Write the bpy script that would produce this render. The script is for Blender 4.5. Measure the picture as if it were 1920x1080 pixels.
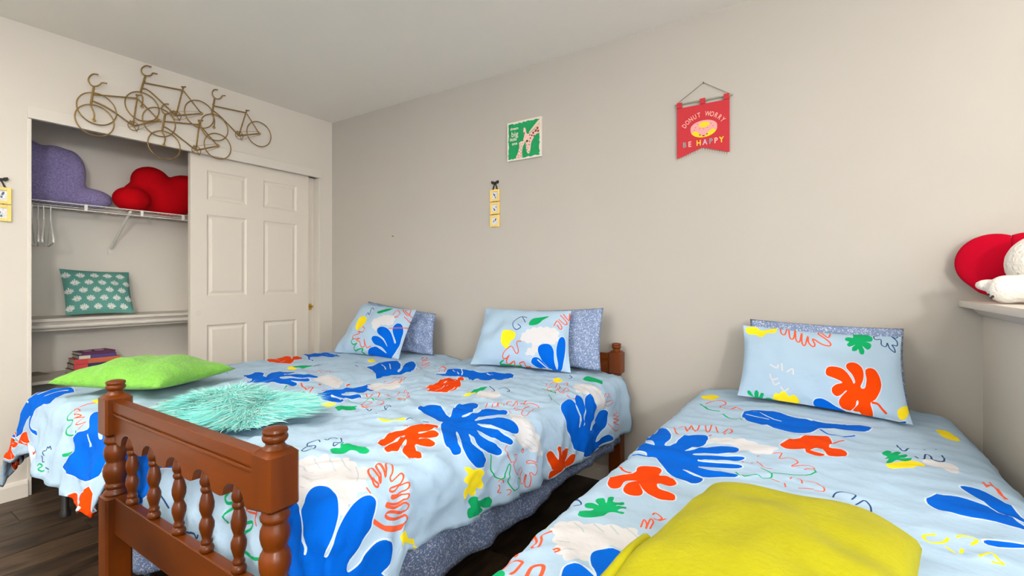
import bpy, math, random
import numpy as np
from mathutils import Vector, Matrix
from mathutils.geometry import delaunay_2d_cdt
random.seed(4)
for o in list(bpy.data.objects): bpy.data.objects.remove(o)
sc = bpy.context.scene
COL = sc.collection
# ---------------------------------------------------------------- camera
cam_d = bpy.data.cameras.new('camera'); cam = bpy.data.objects.new('camera', cam_d); COL.objects.link(cam)
cam.location = (3.544, -2.575, 1.130); cam.rotation_euler = (math.radians(90), 0, math.radians(33.364))
cam_d.sensor_width = 36; cam_d.lens = 896/1920*36; cam_d.shift_y = -9.5/1920; cam_d.clip_start = .02
sc.camera = cam
# ---------------------------------------------------------------- light and exposure
sc.view_settings.view_transform = 'Standard'; sc.view_settings.look = 'None'
sc.view_settings.gamma = 1; sc.view_settings.use_curve_mapping = False
sc.view_settings.exposure = -0.10
w = bpy.data.worlds.new('world'); sc.world = w; w.use_nodes = True
w.node_tree.nodes['Background'].inputs[0].default_value = (.80, .88, 1, 1)
w.node_tree.nodes['Background'].inputs[1].default_value = 1.0
def area(name, loc, rot, sx, sy, power, col):
    l = bpy.data.lights.new(name, 'AREA'); l.shape = 'RECTANGLE'; l.size = sx; l.size_y = sy; l.energy = power; l.color = col
    o = bpy.data.objects.new(name, l); COL.objects.link(o); o.location = loc; o.rotation_euler = rot; return o
# added area lights as daylight of two unseen, assumed windows (in the wall behind the camera and in the far right wall)
area('added_window_fill_front', (2.2, -5.18, 1.45), (math.radians(90), 0, 0), 2.6, 1.5, 20, (.97, .985, 1))
area('added_window_fill_right', (6.28, -3.3, 1.5), (math.radians(90), 0, math.radians(90)), 2.6, 1.5, 80, (.98, .99, 1))
LAMP_POWER = 15        # ceiling lamp
UPLIGHT_POWER = 560    # added ceiling-bounce fill, built as a torchiere
FLASH_FILL_POWER = 185      # added flash-like fill, built as a globe lamp

# ---------------------------------------------------------------- helpers
def lin(r, g, b):
    f = lambda c: (c/255/12.92) if c/255 <= .04045 else ((c/255+.055)/1.055)**2.4
    return (f(r), f(g), f(b), 1)
MATS = {}
def mat(name, rgb, rough=.6, bump=None, var=None, metal=0, sheen=0, spec=None, coat=0, emit=None, rnd=0, stretch=(1, 1, 1)):
    """procedural material: base colour with noise variation (scale, amount) and noise bump (scale, strength)"""
    m = bpy.data.materials.new(name); m.use_nodes = True; nt = m.node_tree; N = nt.nodes; L = nt.links
    p = N['Principled BSDF']; c = lin(*rgb)
    p.inputs['Base Color'].default_value = c; p.inputs['Roughness'].default_value = rough; p.inputs['Metallic'].default_value = metal
    if sheen: p.inputs['Sheen Weight'].default_value = sheen; p.inputs['Sheen Roughness'].default_value = .5
    if spec is not None: p.inputs['Specular IOR Level'].default_value = spec
    if coat: p.inputs['Coat Weight'].default_value = coat; p.inputs['Coat Roughness'].default_value = .15
    if emit: p.inputs['Emission Color'].default_value = lin(*rgb); p.inputs['Emission Strength'].default_value = emit
    tc = N.new('ShaderNodeTexCoord'); mp = N.new('ShaderNodeMapping'); mp.inputs['Scale'].default_value = stretch
    L.new(tc.outputs['Object'], mp.inputs['Vector'])
    if var or rnd:
        nz = N.new('ShaderNodeTexNoise'); nz.inputs['Scale'].default_value = (var or (5, 0))[0]; nz.inputs['Detail'].default_value = 5
        L.new(mp.outputs[0], nz.inputs['Vector'])
        mr = N.new('ShaderNodeMapRange'); mr.inputs[1].default_value = .3; mr.inputs[2].default_value = .7
        a = (var or (5, 0))[1]; mr.inputs[3].default_value = 1-a; mr.inputs[4].default_value = 1+a
        L.new(nz.outputs['Fac'], mr.inputs[0])
        val = mr.outputs[0]
        if rnd:
            oi = N.new('ShaderNodeObjectInfo'); m2 = N.new('ShaderNodeMapRange'); m2.inputs[3].default_value = 1-rnd; m2.inputs[4].default_value = 1+rnd
            L.new(oi.outputs['Random'], m2.inputs[0]); mm = N.new('ShaderNodeMath'); mm.operation = 'MULTIPLY'
            L.new(val, mm.inputs[0]); L.new(m2.outputs[0], mm.inputs[1]); val = mm.outputs[0]
            ad = N.new('ShaderNodeVectorMath'); ad.operation = 'ADD'; L.new(tc.outputs['Object'], ad.inputs[0])
            cx = N.new('ShaderNodeCombineXYZ'); ml = N.new('ShaderNodeMath'); ml.operation = 'MULTIPLY'; ml.inputs[1].default_value = 37
            L.new(oi.outputs['Random'], ml.inputs[0]); L.new(ml.outputs[0], cx.inputs[2]); L.new(cx.outputs[0], ad.inputs[1]); L.new(ad.outputs[0], mp.inputs['Vector'])
        vm = N.new('ShaderNodeVectorMath'); vm.operation = 'SCALE'; vm.inputs[0].default_value = c[:3]
        L.new(val, vm.inputs['Scale']); L.new(vm.outputs[0], p.inputs['Base Color'])
    if bump:
        b = N.new('ShaderNodeBump'); b.inputs['Strength'].default_value = bump[1]; b.inputs['Distance'].default_value = bump[2] if len(bump) > 2 else .01
        n2 = N.new('ShaderNodeTexNoise'); n2.inputs['Scale'].default_value = bump[0]; n2.inputs['Detail'].default_value = 4
        L.new(mp.outputs[0], n2.inputs['Vector']); L.new(n2.outputs['Fac'], b.inputs['Height']); L.new(b.outputs[0], p.inputs['Normal'])
    MATS[name] = m; return m
def wood_mat(name, dark, light, scale, stretch, rough, coat=0, rnd=0):
    m = mat(name, light, rough, coat=coat, spec=.25, stretch=stretch, rnd=rnd, var=(scale, .001), bump=(scale*2, .08, .004))
    nt = m.node_tree; N = nt.nodes; L = nt.links; p = N['Principled BSDF']
    src = p.inputs['Base Color'].links[0].from_socket
    nz = N.new('ShaderNodeTexNoise'); nz.inputs['Scale'].default_value = scale; nz.inputs['Detail'].default_value = 8; nz.inputs['Distortion'].default_value = .6
    mp = [n for n in N if n.type == 'MAPPING'][0]; L.new(mp.outputs[0], nz.inputs['Vector'])
    rp = N.new('ShaderNodeValToRGB'); rp.color_ramp.elements[0].position = .32; rp.color_ramp.elements[1].position = .68
    d, l = lin(*dark), lin(*light)
    rp.color_ramp.elements[0].color = tuple(d[i]/max(l[i], 1e-4) for i in range(3))+(1,); rp.color_ramp.elements[1].color = (1, 1, 1, 1)
    L.new(nz.outputs['Fac'], rp.inputs[0])
    mu = N.new('ShaderNodeVectorMath'); mu.operation = 'MULTIPLY'; L.new(src, mu.inputs[0]); L.new(rp.outputs[0], mu.inputs[1]); L.new(mu.outputs[0], p.inputs['Base Color'])
    return m
def floral_mat(name, base, fleck, scale):
    m = mat(name, base, .85, bump=(90, .15, .003)); nt = m.node_tree; N = nt.nodes; L = nt.links; p = N['Principled BSDF']
    mp = [n for n in N if n.type == 'MAPPING'][0]
    nz = N.new('ShaderNodeTexNoise'); nz.inputs['Scale'].default_value = scale*.6; L.new(mp.outputs[0], nz.inputs['Vector'])
    ad = N.new('ShaderNodeMixRGB'); ad.inputs[0].default_value = .03; L.new(mp.outputs[0], ad.inputs[1]); L.new(nz.outputs['Color'], ad.inputs[2])
    vo = N.new('ShaderNodeTexVoronoi'); vo.inputs['Scale'].default_value = scale; L.new(ad.outputs[0], vo.inputs['Vector'])
    n3 = N.new('ShaderNodeTexNoise'); n3.inputs['Scale'].default_value = scale*1.7; n3.inputs['Detail'].default_value = 3; L.new(mp.outputs[0], n3.inputs['Vector'])
    mm = N.new('ShaderNodeMath'); mm.operation = 'SUBTRACT'; L.new(n3.outputs['Fac'], mm.inputs[0]); L.new(vo.outputs['Distance'], mm.inputs[1])
    rp = N.new('ShaderNodeValToRGB'); rp.color_ramp.elements[0].position = .10; rp.color_ramp.elements[1].position = .22
    rp.color_ramp.elements[0].color = lin(*base); rp.color_ramp.elements[1].color = lin(*fleck)
    L.new(mm.outputs[0], rp.inputs[0]); L.new(rp.outputs[0], p.inputs['Base Color'])
    return m
ORG = {}
def thing(name, label, cat, loc, group=None):
    o = bpy.data.objects.new(name, None); COL.objects.link(o); o.location = loc; o.empty_display_size = .1
    o['label'] = label; o['category'] = cat
    if group: o['group'] = group
    ORG[o] = Vector(loc); return o
def tag(o, label=None, cat=None, group=None, kind=None):
    if label: o['label'] = label
    if cat: o['category'] = cat
    if group: o['group'] = group
    if kind: o['kind'] = kind
    return o
class MB:
    def __init__(s): s.v = []; s.f = []; s.m = []
    def add(s, vs, fs, mi=0):
        n = len(s.v); s.v += [tuple(p) for p in vs]; s.f += [tuple(n+i for i in f) for f in fs]; s.m += [mi]*len(fs); return s
    def box(s, a, b, mi=0):
        x0, y0, z0 = a; x1, y1, z1 = b
        vs = [(x0,y0,z0),(x1,y0,z0),(x1,y1,z0),(x0,y1,z0),(x0,y0,z1),(x1,y0,z1),(x1,y1,z1),(x0,y1,z1)]
        return s.add(vs, [(0,3,2,1),(4,5,6,7),(0,1,5,4),(1,2,6,5),(2,3,7,6),(3,0,4,7)], mi)
    def tube(s, pts, r, n=8, closed=False, mi=0, cap=True):
        pts = [Vector(p) for p in pts]; k = len(pts); rs = r if isinstance(r, (list, tuple)) else [r]*k
        vs = []; prev = None
        for i, p in enumerate(pts):
            a = pts[(i-1) % k] if (closed or i > 0) else p; b = pts[(i+1) % k] if (closed or i < k-1) else p
            t = (b-a).normalized()
            if prev is None:
                u = t.orthogonal().normalized()
            else:
                u = prev - t*prev.dot(t)
                u = u.normalized() if u.length > 1e-6 else t.orthogonal().normalized()
            prev = u; v = t.cross(u)
            for j in range(n):
                a_ = 6.28318*j/n; vs.append(p + (u*math.cos(a_)+v*math.sin(a_))*rs[i])
        fs = []
        for i in range(k if closed else k-1):
            for j in range(n):
                fs.append((i*n+j, i*n+(j+1) % n, ((i+1) % k)*n+(j+1) % n, ((i+1) % k)*n+j))
        if not closed and cap: fs += [tuple(range(n-1, -1, -1)), tuple((k-1)*n+j for j in range(n))]
        return s.add(vs, fs, mi)
    def lathe(s, prof, o, n=16, mi=0):
        vs = []; fs = []
        for r, z in prof:
            for j in range(n): vs.append((o[0]+r*math.cos(6.28318*j/n), o[1]+r*math.sin(6.28318*j/n), o[2]+z))
        for i in range(len(prof)-1):
            for j in range(n): fs.append((i*n+j, i*n+(j+1) % n, (i+1)*n+(j+1) % n, (i+1)*n+j))
        fs += [tuple(range(n-1, -1, -1)), tuple((len(prof)-1)*n+j for j in range(n))]
        return s.add(vs, fs, mi)
    def prism(s, poly, fn, mi=0):
        """poly: 2-D outline; fn(a, b, k) -> 3-D point for k = 0 (back) and 1 (front); triangulated so it may be concave"""
        n = len(poly)
        vs = [fn(a, b, 0) for a, b in poly]+[fn(a, b, 1) for a, b in poly]
        from mathutils.geometry import tessellate_polygon
        tr = tessellate_polygon([[Vector((a, b, 0)) for a, b in poly]])
        fs = [tuple(t) for t in tr]+[tuple(n+i for i in reversed(t)) for t in tr]
        fs += [(i, (i+1) % n, n+(i+1) % n, n+i) for i in range(n)]
        return s.add(vs, fs, mi)
    def grid(s, P, n, m, mi=0, flip=False):
        """P: array (n, m, 3)"""
        vs = P.reshape(-1, 3).tolist(); fs = []
        for i in range(n-1):
            for j in range(m-1):
                q = (i*m+j, (i+1)*m+j, (i+1)*m+j+1, i*m+j+1); fs.append(q[::-1] if flip else q)
        return s.add(vs, fs, mi)
    def build(s, name, mats, parent=None, loc=None, smooth=False, angle=None, weld=False, fixn=True, bevel=0):
        if not isinstance(mats, (list, tuple)): mats = [mats]
        org = ORG[parent] if parent else Vector(loc or (0, 0, 0))
        me = bpy.data.meshes.new(name)
        me.from_pydata([(x-org.x, y-org.y, z-org.z) for x, y, z in s.v], [], s.f)
        for m in mats: me.materials.append(MATS[m])
        me.polygons.foreach_set('material_index', s.m)
        if weld or fixn:
            import bmesh
            bm = bmesh.new(); bm.from_mesh(me)
            if weld: bmesh.ops.remove_doubles(bm, verts=bm.verts, dist=1e-5)
            if fixn: bmesh.ops.recalc_face_normals(bm, faces=bm.faces)
            bm.to_mesh(me); bm.free()
        if smooth: me.polygons.foreach_set('use_smooth', [True]*len(me.polygons))
        me.update()
        if smooth and angle: me.set_sharp_from_angle(angle=math.radians(angle))
        o = bpy.data.objects.new(name, me); COL.objects.link(o)
        if parent: o.parent = parent
        else: o.location = org
        if bevel:
            b = o.modifiers.new('bevel', 'BEVEL'); b.width = bevel; b.segments = 2; b.limit_method = 'ANGLE'
        ORG[o] = org
        return o
def struct(mb, name, mats, **k):
    return tag(mb.build(name, mats, **k), kind='structure')
def catmull(p, closed, n):
    p = np.asarray(p, float); k = len(p)
    if k < 3 and not closed: 
        return np.concatenate([np.linspace(p[i], p[i+1], n, endpoint=False) for i in range(k-1)]+[p[-1:]])
    out = []
    for i in range(k if closed else k-1):
        g = lambda j: p[j % k] if closed else p[min(max(j, 0), k-1)]
        p0, p1, p2, p3 = g(i-1), g(i), g(i+1), g(i+2)
        for q in range(n):
            u = q/n
            out.append(.5*((2*p1)+(p2-p0)*u+(2*p0-5*p1+4*p2-p3)*u*u+(3*p1-p0-3*p2+p3)*u**3))
    if not closed: out.append(p[-1])
    return np.array(out)
def text_mesh(mb, txt, size, fn, mi=0, align='LEFT', bold=0, shear=0):
    """flat lettering from the built-in font, each vertex sent through fn(x, y) -> 3-D point"""
    cu = bpy.data.curves.new('t', 'FONT'); cu.body = txt; cu.size = size; cu.align_x = align; cu.offset = bold; cu.resolution_u = 3; cu.shear = shear
    o = bpy.data.objects.new('t', cu); COL.objects.link(o)
    bpy.context.view_layer.update()
    me = bpy.data.meshes.new_from_object(o.evaluated_get(bpy.context.evaluated_depsgraph_get()))
    mb.add([fn(v.co.x, v.co.y) for v in me.vertices], [tuple(p.vertices) for p in me.polygons], mi)
    bpy.data.objects.remove(o); bpy.data.curves.remove(cu); bpy.data.meshes.remove(me)
def seg_dist(P, Q):
    """distance of points P (n,2) to polyline Q (k,2)"""
    d = np.full(len(P), 1e9)
    for a, b in zip(Q[:-1], Q[1:]):
        v = b-a; l2 = max((v*v).sum(), 1e-12)
        k = np.clip(((P-a)@v)/l2, 0, 1); d = np.minimum(d, np.hypot(*(P-a-k[:, None]*v).T))
    return d
def inside(P, Q):
    c = np.zeros(len(P), bool); x, y = P.T
    for (ax, ay), (bx, by) in zip(Q, np.roll(Q, -1, 0)):
        if ay == by: continue
        h = (ay > y) != (by > y); xi = ax+(y-ay)/(by-ay)*(bx-ax); c ^= h & (x < xi)
    return c
def offset(Q, d, closed):
    if closed: t = np.roll(Q, -1, 0)-np.roll(Q, 1, 0)
    else: t = np.gradient(Q, axis=0)
    t /= np.maximum(np.hypot(*t.T), 1e-9)[:, None]
    return Q+np.stack([-t[:, 1], t[:, 0]], -1)*d
def scallop(Q, lam=.042, amp=.010):
    """lobed outline of the white leaves"""
    C = np.vstack([Q, Q[:1]]); d = np.r_[0, np.cumsum(np.hypot(*np.diff(C, axis=0).T))]
    n = max(3, round(d[-1]/lam)); k = n*6; u = np.linspace(0, d[-1], k, endpoint=False)
    R = np.stack([np.interp(u, d, C[:, 0]), np.interp(u, d, C[:, 1])], -1)
    ar = (R[:, 0]*np.roll(R[:, 1], -1)-R[:, 1]*np.roll(R[:, 0], -1)).sum()
    a = min(amp, d[-1]*.015)*(np.abs(np.sin(math.pi*n*u/d[-1]))-.5)
    t = np.roll(R, -1, 0)-np.roll(R, 1, 0); t /= np.maximum(np.hypot(*t.T), 1e-9)[:, None]
    return R+np.stack([t[:, 1], -t[:, 0]], -1)*(a*np.sign(ar))[:, None]
def printed_mesh(mb, S, motifs, order, res, halo=.004, back=None, jig=.25):
    """cloth S.P(s, t) meshed so that its printed motifs are faces of their own; material index = order[colour]"""
    a0, a1, b0, b1 = S.dom; n = max(2, round((a1-a0)/res)); m = max(2, round((b1-b0)/res))
    gs, gt = np.meshgrid(np.linspace(a0, a1, n+1), np.linspace(b0, b1, m+1), indexing='ij')
    rg = np.random.RandomState(3)
    js = rg.uniform(-jig, jig, gs.shape)*(a1-a0)/n; jt = rg.uniform(-jig, jig, gs.shape)*(b1-b0)/m
    js[0] = js[-1] = 0; jt[:, 0] = jt[:, -1] = 0; js[:, 0] = js[:, -1] = 0; jt[0] = jt[-1] = 0
    V = list(map(tuple, np.stack([(gs+js).ravel(), (gt+jt).ravel()], -1))); E = []; regions = []
    def chain(Q, closed):
        Q = np.stack([np.clip(Q[:, 0], a0, a1), np.clip(Q[:, 1], b0, b1)], -1)
        k = len(V); V.extend(map(tuple, Q)); q = len(Q)
        E.extend((k+i, k+i+1) for i in range(q-1))
        if closed: E.append((k+q-1, k))
    for col, wd, pts in motifs:
        p = np.array([tuple(map(float, q.split(','))) for q in pts.split()])/1000 if isinstance(pts, str) else np.asarray(pts, float)
        if wd == 0 and len(p) < 3: continue
        if wd == 0:
            Q = catmull(p, True, 3)
            if col == 'w' and halo: Q = scallop(Q)
            chain(Q, True)
            ar = .5*((Q[:, 0]*np.roll(Q[:, 1], -1)-Q[:, 1]*np.roll(Q[:, 0], -1)).sum())
            if halo and col in 'bo':
                H = offset(Q, -halo*np.sign(ar), True); chain(H, True); regions.append(('halo', 'p', halo, np.vstack([Q, Q[:1]])))
            regions.append(('fill', col, 0, Q))
        else:
            Q = catmull(p, False, 4); h = wd/2000
            chain(np.vstack([offset(Q, h, False), offset(Q, -h, False)[::-1]]), True)
            regions.append(('line', col, h, Q))
    r = delaunay_2d_cdt([Vector(v) for v in V], E, [], 0, 1e-6)
    X = np.array([tuple(v) for v in r[0]]); Fc = [tuple(f) for f in r[2]]
    cen = np.array([X[list(f)].mean(0) for f in Fc]); mi = np.zeros(len(Fc), int)
    for kind, col, h, Q in regions:
        lo, hi = Q.min(0)-h-.001, Q.max(0)+h+.001
        idx = np.nonzero((cen > lo).all(1) & (cen < hi).all(1))[0]
        if not len(idx): continue
        ok = inside(cen[idx], Q) if kind == 'fill' else seg_dist(cen[idx], Q) <= h*1.02
        mi[idx[ok]] = order[col]
    P3 = S.P(X[:, 0], X[:, 1])
    k = len(mb.v); mb.v += [tuple(p) for p in P3.tolist()]; mb.f += [tuple(k+i for i in f) for f in Fc]; mb.m += mi.tolist()
# ---------------------------------------------------------------- cloth shapes
def waves(seed, n, l0, l1):
    rg = np.random.RandomState(seed)
    lam = np.exp(rg.uniform(math.log(l0), math.log(l1), n))
    th = rg.uniform(0, math.pi, n); ph = rg.uniform(0, 6.28, n)
    return lam, th, ph
def wnoise(s, t, W):
    out = np.zeros_like(s)
    for lam, th, ph in zip(*W):
        q = s*math.cos(th) + t*math.sin(th)
        p = -s*math.sin(th) + t*math.cos(th)
        out = out + lam*np.sin(6.283*q/lam + ph + 1.1*np.sin(6.283*p/(2.3*lam) + 2*ph))
    return out/np.sqrt((W[0]**2).sum())
def smooth(e0, e1, x):
    k = np.clip((x-e0)/(e1-e0), 0, 1); return k*k*(3-2*k)
class Duvet:
    def __init__(s, x0, x1, yh, yf, z, r, SL, SR, SF, hemL, hemR, hemF, seed, crown=.02, wr=.006, flare=.1, fl=.012, creases=()):
        s.x0, s.x1, s.yh, s.yf, s.z, s.r = x0, x1, yh, yf, z, r
        s.W, s.L = x1-x0, yh-yf; s.SL, s.SR, s.SF = SL, SR, SF
        s.hemL, s.hemR, s.hemF = hemL, hemR, hemF
        s.A = waves(seed, 9, .25, .7); s.B = waves(seed+1, 12, .07, .2); s.C = waves(seed+2, 5, .1, .22)
        s.crown, s.wr, s.flare, s.fl, s.creases = crown, wr, flare, fl, creases
        s.dom = (-SL, s.W+SR, 0., s.L+SF)
    def P(self, s, t):
        s = np.asarray(s, float); t = np.asarray(t, float)
        aL = np.clip(-s, 0, None); aR = np.clip(s-self.W, 0, None); b = np.clip(t-self.L, 0, None)
        tc = np.clip(t, 0, self.L); sc = np.clip(s, 0, self.W)
        aL = aL*np.interp(tc, *self.hemL)/self.SL; aR = aR*np.interp(tc, *self.hemR)/self.SR
        b = b*np.interp(s, *self.hemF)/self.SF
        a = aR-aL; d = np.hypot(a, b); dd = np.maximum(d, 1e-9)
        nx, ny = a/dd, -b/dd
        r = self.r; q = r*math.pi/2; ang = np.minimum(d, q)/r
        ext = np.clip(d-q, 0, None)
        side = np.where(np.abs(a) > b, tc, sc+.37)
        flu = self.fl*np.sin(6.283*side/.23 + 2.2*np.sin(side*5.1+1.) + 1.5*nx*ny)*smooth(.03, .22, d)
        out = r*np.sin(ang) + self.flare*ext + flu
        down = r*(1-np.cos(ang)) + ext*math.sqrt(1-min(.9, self.flare)**2)
        top = 1-smooth(0, .12, d)
        cr = self.crown*(1-(2*sc/self.W-1)**2)*(.35+.65*smooth(0, .25, self.L-tc))
        n1 = wnoise(s, t, self.A)*.5 + wnoise(s, t, self.B)*.22
        rid = wnoise(s, t, self.C); rid = np.exp(-(rid*2.2)**2)
        h = self.wr*(n1 + .9*rid)
        for (sa, ta, sb, tb, amp, w) in self.creases:
            vx, vy = sb-sa, tb-ta; l2 = vx*vx+vy*vy
            k = np.clip(((s-sa)*vx+(t-ta)*vy)/l2, 0, 1)
            dist = np.hypot(s-sa-k*vx, t-ta-k*vy)
            h = h + amp*np.exp(-(dist/w)**2)*np.sin(math.pi*np.clip(k, .08, .92))
        x = self.x0 + sc + nx*out + nx*h*(1-top)
        y = self.yh - tc + ny*out + ny*h*(1-top)
        z = self.z - down + cr + h*(.25+.75*top)
        return np.stack([x, y, z], -1)
class Pillow:
    # four corners (BL, BR, TL, TR); front bulges towards the room
    def __init__(s, BL, BR, TL, TR, T, k=.05, seed=1, wr=.004, ex=.55):
        s.c = [np.array(q, float) for q in (BL, BR, TL, TR)]; s.T, s.k, s.wr, s.ex = T, k, wr, ex
        s.W = np.linalg.norm(s.c[1]-s.c[0]); s.L = np.linalg.norm(s.c[2]-s.c[0])
        n = np.cross(s.c[1]-s.c[2], s.c[3]-s.c[0]); n /= np.linalg.norm(n); s.n = n
        s.A = waves(seed, 8, .08, .3); s.dom = (0, s.W, 0, s.L)
    def P(self, s, t, back=0.):
        u = 2*np.asarray(s, float)/self.W-1; v = 2*np.asarray(t, float)/self.L-1
        bu = np.clip(1-u*u, 0, 1); bv = np.clip(1-v*v, 0, 1)
        uu = u*(1-self.k*bv); vv = v*(1-self.k*bu)
        a, b = ((uu+1)/2)[..., None], ((vv+1)/2)[..., None]
        BL, BR, TL, TR = self.c
        base = (BL*(1-a)+BR*a)*(1-b) + (TL*(1-a)+TR*a)*b
        h = (bu*bv)**self.ex
        w = self.wr*wnoise(np.asarray(s, float), np.asarray(t, float), self.A)*np.minimum(1, 6*h)
        if back: return base - self.n*(back*h)[..., None]
        return base + self.n*(self.T*h+w)[..., None]
c_ = lambda v: ([0, 1], [v, v])
SURF = {}
SURF['duvet1'] = Duvet(.45, 1.445, -.07, -1.90, .615, .07, .36, .22, .36, c_(.36), c_(.13),
    ([-.4, .05, .14, .3, .36, .45, 1.1, 1.4], [.34, .34, .29, .25, .25, .31, .29, .28]), 11, fl=.007, flare=.30, wr=.008)
SURF['duvet2'] = Duvet(1.62, 2.57, -.07, -1.87, .63, .07, .16, .36, .30, c_(.14),
    ([0, .1, .9, 1.37, 1.64, 1.70, 1.80], [.345, .335, .30, .26, .225, .33, .38]), c_(.30), 23, crown=.014, fl=.010, flare=.05, wr=.011,
    creases=((.50, 1.28, 1.16, 1.40, .016, .030), (.72, 1.58, 1.22, 1.42, .012, .028), (.05, .55, .5, 1.1, .008, .028), (.30, 1.0, .62, 1.2, .008, .02), (.80, .35, 1.1, .75, .008, .03), (-.05, .9, .3, .7, .008, .03)))
SURF['duvet3'] = Duvet(3.08, 3.90, -.07, -2.0, .61, .07, .30, .22, .30, c_(.30), c_(.22), c_(.30), 37, crown=.02, wr=.006, flare=.02, fl=.006)
SURF['pillow1'] = Pillow((.60, -.43, .635), (1.235, -.40, .635), (.616, -.17, .975), (1.168, -.17, .944), .085, seed=5, wr=.007)
SURF['pillow2'] = Pillow((1.82, -.395, .660), (2.425, -.315, .660), (1.765, -.17, .975), (2.356, -.17, .974), .085, seed=6, wr=.007)
SURF['pillow3'] = Pillow((3.222, -.318, .645), (3.796, -.41, .634), (3.224, -.16, .936), (3.79, -.16, .917), .06, seed=7, wr=.006)
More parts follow.
